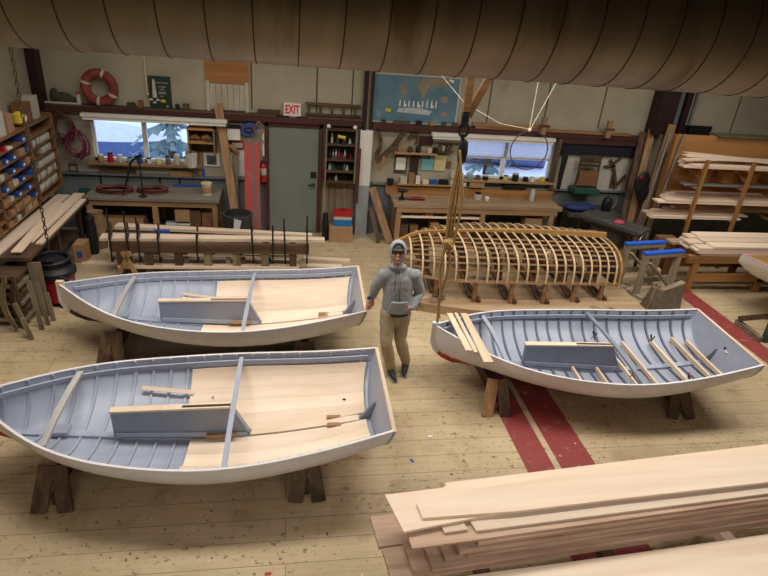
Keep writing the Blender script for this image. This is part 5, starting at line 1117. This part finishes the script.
for p0, p1 in (((-.34,0,.44),(-.1,0,.35)),((-.11,0,.35),(.39,0,.48))): g = MB(); g.beam(p0,p1,.11,.035); obj('top_rail', g, 'grey_woodX', t)
g = MB(); g.beam((-.44,-.1,0),(-.34,-.06,.43),.035,.035,(0,1,0)); obj('corner_stick', g, 'grey_wood', t)
# finished boat whose bow shows at the right edge
def finished():
    hd = rad(-20); t = thing('wooden_catboat', 'finished white boat with varnished deck whose bow shows at the right edge', 'boat', (7.38+1.86*math.cos(hd),7.77+1.86*math.sin(hd),.15), hd)
    D = Vector((-LB/2,0,0))
    def done(mb): bmesh.ops.translate(mb.bm, verts=mb.bm.verts, vec=D); return mb
    def wide(u): return 1
    g = MB(); g.sm = True; g.grid([full(u,0) for u in TT]); 
    for f in g.bm.faces:
        if max(v.co.z for v in f.verts) < .36: f.material_index = 1
    for v in g.bm.verts:
        u = v.co.x/LB
        if u < .3: v.co.z += (hs(u)-v.co.z)*.5*(1-u/.3)**1.5
    obj('hull', done(g), [mat('gloss_white',(222,216,204),.25,.02),mat('green_bottom',(36,110,96),.4,.05)], t)
    g = MB(); g.prism([(v.y,v.z) for v in full(1,0)], .03, Matrix(((0,0,1,LB-.03),(1,0,0,0),(0,1,0,0),(0,0,0,1)))); obj('transom', done(g), 'orange', t)
    def deck(lo, hi, dz, m, nm):
        for sd in (1,-1):
            g = MB(); g.sm = True; a, b = [], []
            for u in TT:
                w_ = hb(u)+.004; o = max(0,w_-lo); i = max(0,w_-hi); c = lambda y: hs(u)+.005+dz+.06*hb(u)*(1-(y/max(.02,w_))**2)
                a.append(Vector((u*LB,sd*o,c(o)))); b.append(Vector((u*LB,sd*i,c(i))))
            v = g.grid([a,b]); obj(nm, done(g), m, t)
    deck(0,.03,.0,mat('lilac_rail',(150,130,170),.4,.03),'rub_rail'); deck(.03,.085,0,mat('pink_stripe',(214,150,140),.5,.03),'deck_stripe'); deck(.085,.12,0,mat('brown_stripe',(120,72,60),.5,.03),'deck_stripe'); deck(.12,.165,0,mat('lime_stripe',(150,160,80),.5,.03),'deck_stripe'); deck(.165,2,0,'orange','deck')
    return t
finished()
for X, lab in ((1.0,'dark stand under the finished boat beyond the right edge'),):
    hd = rad(-20); o = Vector((7.38+X*math.cos(hd),7.77+X*math.sin(hd),0)); t = thing('boat_stand', 'dark stand under the finished boat at the right edge', 'boat stand', o, hd); z = kz(X/LB)+.15-.03
    g = MB(); g.mm((-.06,-.3,z-.08),(.06,.3,z)); obj('top_beam', g, 'oldY', t)
    for s in (-1,1): g = MB(); g.beam((s*.14,0,0),(s*.02,0,z-.08),.5,.04,(0,1,0)) if False else g.beam((0,s*.26,0),(0,s*.22,z-.08),.12,.05,(0,1,0)); obj('leg', g, 'oldZ', t)
t = thing('boat_jack', 'green and brown wooden jack on the red stripe at the right edge', 'jack', (7.25,6.62,0))
g = MB(); g.mm((-.06,-.08,0),(.04,.0,.40)); obj('post', g, mat('worn_green',(58,78,64),.6,.25,10), t)
g = MB(); g.mm((-.06,-.09,.401),(.6,.01,.47)); obj('top_beam', g, bpy.data.materials['worn_green'], t)
g = MB(); g.beam((-.05,.02,.42),(-.1,.46,.12),.08,.07,(1,0,0)); obj('arm', g, 'old', t)
g = MB(); g.beam((-.1,.5,.04),(-.12,-.06,.04),.07,.10,(0,0,1)); obj('base_plank', g, 'grey_woodX', t)
g = MB(); g.cyl((-.08,.3,.22),(.6,.22,.22),.008,n=6); obj('tie_rod', g, 'iron', t)
g = MB(); g.mm((.5,-.08,0),(.6,.0,.40)); obj('post', g, bpy.data.materials['worn_green'], t)
# ================================================================== TACKLE, HOOP
t = thing('rope_tackle', 'block and tackle with long tan rope falls hanging over the right boat bow', 'tackle', (1.74,5.68,.86))
def zl(z): return z-.86
for i, (x0,x1,dy) in enumerate(((.0,-.03,.0),(.02,.03,.03),(-.02,.06,-.02),(.035,.0,.02))):
    g = MB(); g.tube([(x0,dy,zl(2.92)),(x1*1.5,dy,zl(2.4)),(x1,dy*.6,zl(1.95)),(x1*.7,dy*.5,zl(1.86))], .015, 6); obj('rope_fall', g, 'rope', t)
g = MB(); g.tube([(.0,0,zl(1.9)),(.055,.0,zl(1.66)),(.03,0,zl(1.45)),(-.02,.0,zl(1.2)),(.02,.02,zl(.95))], .016, 6); obj('rope_tail', g, 'rope', t)
g = MB(); g.tube([(-.02,0,zl(1.9)),(-.06,.0,zl(1.6)),(-.01,0,zl(1.3)),(.0,.0,zl(.9))], .016, 6); obj('rope_tail', g, 'rope', t)
g = MB(); g.ball((0,0,zl(1.9)),(.07,.05,.06)); g.tube([(.05*math.cos(a),.05*math.sin(a),zl(1.9)+.03*math.sin(2*a)) for a in [2*PI*k/12 for k in range(12)]], .018, 6, closed=True); obj('knot', g, 'rope', t)
g = MB(); g.lathe([(.015,-.13),(.045,-.10),(.055,0),(.045,.10),(.015,.13)], (.02,0,zl(2.90)), 14, 1, .55); obj('lower_block', g, 'black', t)
g = MB(); g.tube([(.0+.05*math.cos(a),0,zl(3.12)+.07*math.sin(a)) for a in [2*PI*k/12 for k in range(12)]], .014, 6, closed=True); g.cyl((0,0,zl(3.02)),(0,0,zl(3.08)),.02,n=8); obj('hook', g, 'iron', t)
g = MB(); g.lathe([(.02,-.07),(.04,-.05),(.04,.05),(.02,.07)], (0,0,zl(3.24)), 12, 1, .6); obj('upper_block', g, 'iron', t)
g = MB(); g.beam((0,0,zl(3.3)),(-.01,0,zl(ZC-.001)),.07,.05,(0,1,0)); obj('hanger_board', g, 'ribband', t); g = MB(); g.beam((.03,.03,zl(3.25)),(.62,.03,zl(4.6)),.07,.05,(0,1,0)); obj('hanger_board', g, 'ribband', t)
t = thing('hanging_hoop', 'thin round hoop hung on white ropes in front of the right window', 'hoop', (3.255,7.5,2.545))
g = MB(); g.tube([(.265*math.cos(2*PI*i/40),0,.265*math.sin(2*PI*i/40)) for i in range(40)], .008, 6, closed=True); obj('ring', g, 'red_brown', t)
g = MB(); g.cyl((-.05,0,.27),(-.05,0,3.15),.0065,n=6); obj('rope', g, 'white_rope', t); g = MB(); g.cyl((-.04,0,.27),(.85,.3,2.2),.0055,n=6); obj('rope', g, 'white_rope', t); g = MB(); g.tube([(-.05,0,.28),(-.4,.2,.30),(-.85,.5,.50),(-1.15,.7,.8),(-1.6,1.0,1.3)], .0045, 6); obj('rope', g, 'white_rope', t)
g = MB(); g.ball((-.045,0,.27),.025); obj('knot', g, 'white_rope', t)
g = MB(); g.tube([(5.9,10.2,3.1),(4.9,9.9,2.75),(4.4,9.7,2.62)], .006, 5); o = solo('slack_wire', g, 'iron', 'thin dark slack wire crossing in front of the upper wall', 'wire') if False else None
# ================================================================== LUMBER IN THE FOREGROUND
def lp(name, pts, z, th_, m, lab, group=None): return plank_poly(name, [(x,y,z) for x, y in pts], th_, m, lab, 'plank', group=group)
def L2(x, dy): return 2.72+.075*(x-1)+dy
def row(x0, x1, d0, d1, z, th_, m, lab, group='sawn planks in the foreground stack'): return lp('sawn_plank', [(x0,L2(x0,d1)),(x0+.03,L2(x0,d0)),(x1,L2(x1,d0)),(x1,L2(x1,d1))], z, th_, m, lab, group)
rnd = random.Random(17); z = .471; W_ = 'rough sawn plank in the layers of the foreground stack'
lays = [(.72,.03),(.88,.035),(1.02,.03),(1.12,.04),(1.28,.025),(1.22,.045),(1.36,.035)]
for i, (x0, th_) in enumerate(lays):
    off = [.0,.02,-.01,.03,.01,.02,.035][i]
    row(x0+.0, 4.9, off, off+.27, z, th_, 'sawn', W_); row(x0+.1*((i*7)%3-1)+.05, 4.9, off+.29, off+.58, z, th_, ['sawn','pale'][i%2], W_); z += th_+.0015
zt = z
row(.86,4.9,.05,.42,zt,.018,'sawn','dark edged wide plank just under the top boards of the foreground stack',None); z = zt+.0195
lp('sawn_plank', [(1.13,2.98),(1.15,2.86),(1.33,2.875),(1.31,3.0)], z, .018, 'pale', 'short pale offcut between the top boards of the foreground stack')
lp('sawn_plank', [(1.35,3.02),(1.392,2.855),(4.9,3.09),(4.9,3.30),(1.35,3.12)], z, .02, 'board', 'pale plank at the front edge under the widest top board of the stack')
lp('sawn_plank', [(1.27,3.34),(1.27,3.14),(4.9,3.35),(4.9,3.64)], z, .02, 'board', 'pale plank peeking out behind the widest top board of the stack'); z += .0215
lp('sawn_plank', [(.759,3.229),(.844,2.872),(1.20,2.925),(1.62,2.985),(2.05,3.03),(4.9,3.2),(4.9,3.61),(2.8,3.45),(1.32,3.31),(1.23,3.268)], z, .02, 'board', 'widest pale board on top of the foreground stack with a ragged left end'); z += .0212
lp('sawn_plank', [(.985,3.10),(1.004,2.966),(1.758,2.975),(2.6,3.03),(4.9,3.16),(4.9,3.52),(2.6,3.36),(1.5,3.22)], z, .02, 'board', 'long pale board lying on the widest board of the foreground stack')
lp('sawn_plank', [(.66,3.12),(.655,3.03),(1.0,3.05),(1.0,3.15)], .60, .03, 'pale', 'short pale block end poking out left of the foreground stack') if False else None
lp('sawn_plank', [(1.3,2.69),(1.3,2.15),(5.0,2.35),(5.0,2.93),(3.97,2.845),(2.76,2.77)], .47, .025, 'board', 'pale wide plank lying alone in front of the foreground stack')
bx('block_end', .62,.80,3.06,3.16,.471,.52,'pale','short pale block end poking out left of the foreground stack','block') if False else None
for i, (x, lab) in enumerate(((1.45,'sawhorse under the left end of the foreground lumber stack'),(2.5,'sawhorse with green paint under the middle of the foreground lumber'),(3.62,'white splashed sawhorse under the right part of the foreground lumber'))):
    t = thing('sawhorse', lab, 'sawhorse', (x,2.83,0), rad(4)); g = MB(); g.mm((-.05,-.7,.38),(.05,.55,.469)); obj('top_rail', g, ['oldY','oldY','paleY'][i], t)
    for s in (-1,1):
        for q in (-1,1): g = MB(); g.beam((q*.18,s*.5-.05,0),(q*.035,s*.42-.05,.379),.08,.03,(0,1,0)); obj('leg', g, 'oldZ', t)
    g = MB(); g.mm((-.13,-.55,.16),(.13,-.52,.2)); g.bm.free()
for i, (x, y, m, lab) in enumerate(((-.138,3.209,'red','small red scrap on the floor at the bottom edge'),(1.0,3.55,'blue','tiny blue scrap on the floor left of the lumber stack'),(1.28,4.4,'blue','tiny blue scrap on the floor below the nearest boat transom'),(1.55,4.75,'paper','small white shaving on the floor between the boats'))):
    g = MB(); g.box((0,0,.004),(.05,.025,.006),rz=i); solo('floor_scrap', g, m, lab, 'scrap', (x,y,0))
# ================================================================== THE MAN
def remesh(o, vox, smooth=4, disp=None):
    m = o.modifiers.new('remesh','REMESH'); m.mode = 'VOXEL'; m.voxel_size = vox; m.use_smooth_shade = True
    s = o.modifiers.new('smooth','SMOOTH'); s.factor = .5; s.iterations = smooth
    if disp:
        tx = bpy.data.textures.get('fabric_folds') or bpy.data.textures.new('fabric_folds','CLOUDS'); tx.noise_scale = .11; tx.noise_depth = 2
        d = o.modifiers.new('folds','DISPLACE'); d.texture = tx; d.strength = disp; d.mid_level = .5; d.texture_coords = 'LOCAL'
def limb(g, pts, rr, n=14):
    g.tube(pts, rr, n)
    for p, r in zip(pts, rr):
        q = r if isinstance(r, (int,float)) else min(r); g.ball(p, q*.99, u=12, v=8)
PX, PY = 1.30, 5.95
per = thing('person', 'man in a grey hooded sweatshirt and khaki trousers leaning with crossed legs, holding a bottle', 'person', (PX,PY,0))
V = Vector
sR, eR, wR = V((-.185,.03,1.365)), V((-.265,.10,1.17)), V((-.282,.16,1.005))          # arm that reaches to the boat
sL, eL, wL = V((.19,.03,1.365)), V((.275,.06,1.12)), V((.165,-.085,.995))            # arm with its hand in the pocket
hipR, knR, anR = V((-.095,.02,.90)), V((-.105,-.07,.49)), V((.0,-.01,.10))
hipL, knL, anL = V((.09,.04,.90)), V((.085,.02,.50)), V((.205,.09,.13))
HM = Matrix.Translation((-.055,-.01,1.665)) @ Matrix.Rotation(rad(-9),4,'Z') @ Matrix.Rotation(rad(-15),4,'X')
def hv(x,y,z): return HM @ V((x,y,z))
g = MB()
g.ball(hv(0,0,.03), (.076,.092,.098), HM.to_3x3()); g.ball(hv(0,-.025,-.045), (.060,.066,.066), HM.to_3x3()); g.ball(hv(0,-.06,-.085),(.03,.026,.022),HM.to_3x3())
g.tube([hv(0,-.085,.02),hv(0,-.103,-.015),hv(0,-.09,-.03)], [.010,.016,.012], 8); g.ball(hv(0,-.102,-.018),.016)
for s in (-1,1): g.ball(hv(s*.078,.005,-.005),(.012,.02,.032)); g.ball(hv(s*.04,-.072,-.02),(.024,.018,.022)); g.ball(hv(s*.03,-.08,.035),(.026,.014,.010))
limb(g, [hv(0,.01,-.06), V((-.03,.03,1.50)), V((-.01,.03,1.40))], [.056,.058,.075])
limb(g, [V((-.005,.03,1.40)),V((0,.03,1.2)),V((.0,.03,1.02)),V((0,.03,.92))], [(.085,.15),(.095,.14),(.09,.13),(.095,.14)])
for a, b, c in ((sR,eR,wR),(sL,eL,wL)): limb(g, [V((0,.03,1.39)), a, b, c], [.07,.055,.042,.029])
for a, b, c in ((hipR,knR,anR),(hipL,knL,anL)): limb(g, [a, a.lerp(b,.5), b, b.lerp(c,.4), c], [.082,.068,.05,.048,.036]); 
# hand curled round the bottle: palm, four unequal fingers, thumb
bt = V((-.335,.10,.90))                                                          # bottle axis
limb(g, [wR, bt+V((.05,.04,.06)), bt+V((.045,.02,.015))], [.029,(.022,.034),(.019,.036)], 10)
for k, (dz, l) in enumerate(((.030,.9),(.010,1.0),(-.010,.95),(-.029,.78))):
    z = .925+dz; c = V((bt.x,bt.y,z)); R_ = .039
    pts = [c+V((.047,.02,0))]+[c+V((math.cos(a),math.sin(a),0))*R_ for a in [rad(-5-q*l) for q in (0,40,80,115)]]
    g.tube(pts, [.0100,.0096,.0092,.0085,.0072], 8); g.ball(pts[-1], .0075); g.ball(pts[1], .0098)
pts = [bt+V((.05,.04,.055)), bt+V((.03,.05,.068)), bt+V((-.005,.042,.075)), bt+V((-.028,.03,.072))]; g.tube(pts, [.013,.0125,.0105,.0085], 8); g.ball(pts[-1],.0088)
# hand inside the pocket
limb(g, [wL, V((.12,-.095,.985)), V((.08,-.098,.975))], [.028,(.02,.036),(.018,.036)], 10)
for dz in (-.028,-.009,.01,.028): g.tube([V((.08,-.098,.975+dz)),V((.045,-.100,.972+dz)),V((.02,-.096,.968+dz))], [.0095,.009,.0075], 7); g.ball(V((.02,-.096,.968+dz)),.0076)
g.tube([V((.11,-.095,1.01)),V((.085,-.10,1.03)),V((.06,-.10,1.035))], [.012,.011,.009], 7)
body = obj('body', g, 'skin', per); remesh(body, .0065, 2)
# face
g = MB()
for s in (-1,1): g.ball(hv(s*.031,-.082,.015),(.011,.007,.006),HM.to_3x3())
obj('eyes', g, 'white', body)
g = MB()
for s in (-1,1):
    c = [hv(s*.033+.026*math.cos(a),-.098+.012*abs(math.cos(a))*0,.013+.017*math.sin(a)) for a in [2*PI*k/14 for k in range(14)]]; g.tube(c, .0028, 5, closed=True)
    g.tube([hv(s*.059,-.098,.016),hv(s*.078,-.05,.02),hv(s*.082,.0,.015)], .0026, 5)
g.tube([hv(-.008,-.1,.018),hv(.008,-.1,.018)], .0025, 5); gl = obj('glasses', g, 'black', body)
g = MB()
for s in (-1,1): g.prism([(s*.033+.023*math.cos(a),.013+.015*math.sin(a)) for a in [2*PI*k/14 for k in range(14)]], .002, HM @ Matrix.Translation((0,-.097,0)) @ Matrix.Rotation(PI/2,4,'X'))
obj('lens', g, mat('tinted_lens',(120,78,72),.15,.05), gl)
g = MB(); g.tube([hv(-.028,-.083,-.05),hv(-.012,-.092,-.058),hv(.012,-.092,-.058),hv(.028,-.083,-.05)], [.004,.007,.007,.004], 7); mo = obj('lips', g, mat('lips',(168,84,80),.4,.05), body)
g = MB(); g.tube([hv(-.02,-.092,-.052),hv(0,-.098,-.055),hv(.02,-.092,-.052)], .0038, 6); obj('teeth', g, 'white', mo)
g = MB(); g.ball(hv(0,.01,.045),(.083,.098,.095),HM.to_3x3(),20,14)
bmesh.ops.bisect_plane(g.bm, geom=g.bm.verts[:]+g.bm.edges[:]+g.bm.faces[:], plane_co=hv(0,0,.05), plane_no=HM.to_3x3() @ V((0,.25,-1)), clear_outer=True)
cp = obj('cap', g, 'cap', body); so = cp.modifiers.new('s','SOLIDIFY'); so.thickness = .006; so.offset = 0
g = MB(); g.sm=True
rows = []
for i in range(9):
    a = rad(-62+124*i/8); rows.append([hv(.082*math.sin(a), -.088*math.cos(a)-q*.045*math.cos(a*.9), .055-.012*q*1.3) for q in (0,.5,1)])
g.grid(rows); br = obj('brim', g, 'cap', cp); so = br.modifiers.new('s','SOLIDIFY'); so.thickness = .006
# sweatshirt
g = MB()
limb(g, [V((0,.035,.905)),V((0,.035,.96)),V((.0,.035,1.1)),V((-.005,.035,1.25)),V((-.01,.035,1.35)),V((-.018,.035,1.42)),V((-.03,.035,1.49))], [(.128,.165),(.145,.182),(.142,.176),(.138,.176),(.122,.175),(.09,.125),(.065,.075)], 20)
for a, b, c, cut in ((sR,eR,wR,.9),(sL,eL,wL,1)):
    e = b.lerp(c,cut); limb(g, [V((0,.035,1.38)).lerp(a,.45), a, a.lerp(b,.55), b, b.lerp(c,.5), b.lerp(c,.82), e], [.085,.078,.072,.066,.057,.053,.043])
g.tube([V((.085*math.cos(q)-.035,.085*math.sin(q)+.03,1.478-.02*math.sin(q))) for q in [2*PI*k/16 for k in range(16)]], .026, 8, closed=True)
ho = obj('sweatshirt', g, 'hoodie', per); remesh(ho, .010, 5, .016)
g = MB(); g.sm=True; rows = []
for i in range(15):
    al = rad(46+(180-46)*i/14); r0 = []
    for k in range(25):
        th = 2*PI*k/24; dx, dz, dy = math.sin(al)*math.cos(th), math.sin(al)*math.sin(th), -math.cos(al)
        sx, sy, sz = .104, .122, (.124 if dz > 0 else .155)
        r0.append(hv(dx*sx, .012+dy*sy, .03+dz*sz))
    rows.append(r0)
g.grid(rows); hd_ = obj('hood', g, 'hoodie', ho, weld=True); so = hd_.modifiers.new('s','SOLIDIFY'); so.thickness = .014; so.offset = -1; sb = hd_.modifiers.new('b','SUBSURF'); sb.levels = 1; sb.render_levels = 1
g = MB(); al = rad(46); g.tube([hv(math.sin(al)*math.cos(q)*.108, .012-math.cos(al)*.122, .03+math.sin(al)*math.sin(q)*(.128 if math.sin(q)>0 else .155)) for q in [2*PI*k/24 for k in range(24)]], .011, 8, closed=True); obj('hood_hem', g, 'hoodie', hd_)
g = MB(); g.sm=True; rows = [[V(((-.13+.26*i/10)*(1-.25*max(0,(j-2)/4)), .035-math.sqrt(max(.001,1-((-.13+.26*i/10)*(1-.25*max(0,(j-2)/4))/.19)**2))*.158-.016, .925+.17*j/6)) for i in range(11)] for j in range(7)]
g.grid(rows); pk_ = obj('front_pocket', g, 'hoodie', ho); so = pk_.modifiers.new('s','SOLIDIFY'); so.thickness = .012
for s, zz in ((-1,1.22),(1,1.36)): g = MB(); g.tube([V((-.045+s*.025,-.085,1.49)),V((-.045+s*.03,-.12,1.42)),V((-.045+s*.032,-.128,zz))], .0045, 6); obj('drawstring', g, 'cap' if s < 0 else 'hoodie', ho)
g = MB(); g.tube([V((0,-.118,.96)),V((-.005,-.124,1.1)),V((-.01,-.121,1.25)),V((-.015,-.108,1.36))], .0035, 5); obj('front_seam', g, 'cap', ho)
g = MB(); g.lathe([(.152,.865),(.158,.875),(.16,.90),(.15,.91)], (0,.035,0), 24, 1.12, .84); obj('undershirt_hem', g, 'black', per)
# trousers
g = MB()
limb(g, [V((0,.035,.90)),V((0,.035,.86)),V((0,.035,.80))], [(.112,.155),(.122,.165),(.115,.16)], 18)
for a, b, c in ((hipR,knR,anR),(hipL,knL,anL)): limb(g, [a+V((0,0,-.02)), a.lerp(b,.5), b, b.lerp(c,.35), b.lerp(c,.75), c.lerp(b,.03)], [.103,.090,.076,.076,.068,.064])
tr_ = obj('trousers', g, 'khaki', per); remesh(tr_, .010, 5, .02)
# shoes
for (a, rz, rx, nm) in ((anR,rad(8),0,'a'),(anL,rad(-14),rad(18),'b')):
    Ms = Matrix.Translation((a.x,a.y,0)) @ Matrix.Rotation(rz,4,'Z'); lift = .03 if rx else 0
    def s3(x,y,z): return Ms @ V((x,y,z+lift*max(0,(y+.1)/.2)))
    g = MB(); limb(g, [s3(0,.05,.055),s3(0,.0,.062),s3(0,-.08,.05),s3(0,-.15,.04),s3(0,-.19,.036)], [(.045,.036),(.05,.04),(.042,.044),(.03,.044),(.022,.034)], 12); g.tube([s3(0,.02,.05),s3(0,.02,.12)], .045, 12)
    sh_ = obj('shoe', g, 'shoe', per); remesh(sh_, .007, 3)
    g = MB(); out = [(.0,.10),(.035,.085),(.042,.03),(.04,-.05),(.046,-.13),(.036,-.19),(0,-.215),(-.036,-.19),(-.046,-.13),(-.04,-.05),(-.042,.03),(-.035,.085)]
    lo = [g.bm.verts.new(s3(x,y,.001)) for x, y in out]; hi = [g.bm.verts.new(s3(x,y,.022)) for x, y in out]; g._f(lo[::-1]); g._f(hi)
    for i in range(12): g._f([lo[i],lo[(i+1)%12],hi[(i+1)%12],hi[i]])
    obj('sole', g, 'sole', sh_)
    for q in range(3): g = MB(); g.tube([s3(-.022,-.03-.03*q,.098-.012*q),s3(0,-.032-.03*q,.104-.013*q),s3(.022,-.03-.03*q,.098-.012*q)], .004, 5); obj('lace', g, 'offwhite', sh_)
# bottle in his hand
t = thing('spray_bottle', 'small tan bottle with a blue cap held in the man\'s right hand', 'bottle', (PX+bt.x,PY+bt.y,.875))
g = MB(); g.lathe([(.024,0),(.027,.004),(.027,.11),(.018,.13),(.012,.135)], n=14); obj('body', g, mat('tan_bottle',(206,184,150),.4,.04), t); g = MB(); g.lathe([(.016,.135),(.017,.137),(.017,.168),(.013,.172)], n=12); obj('cap', g, 'blue', t)
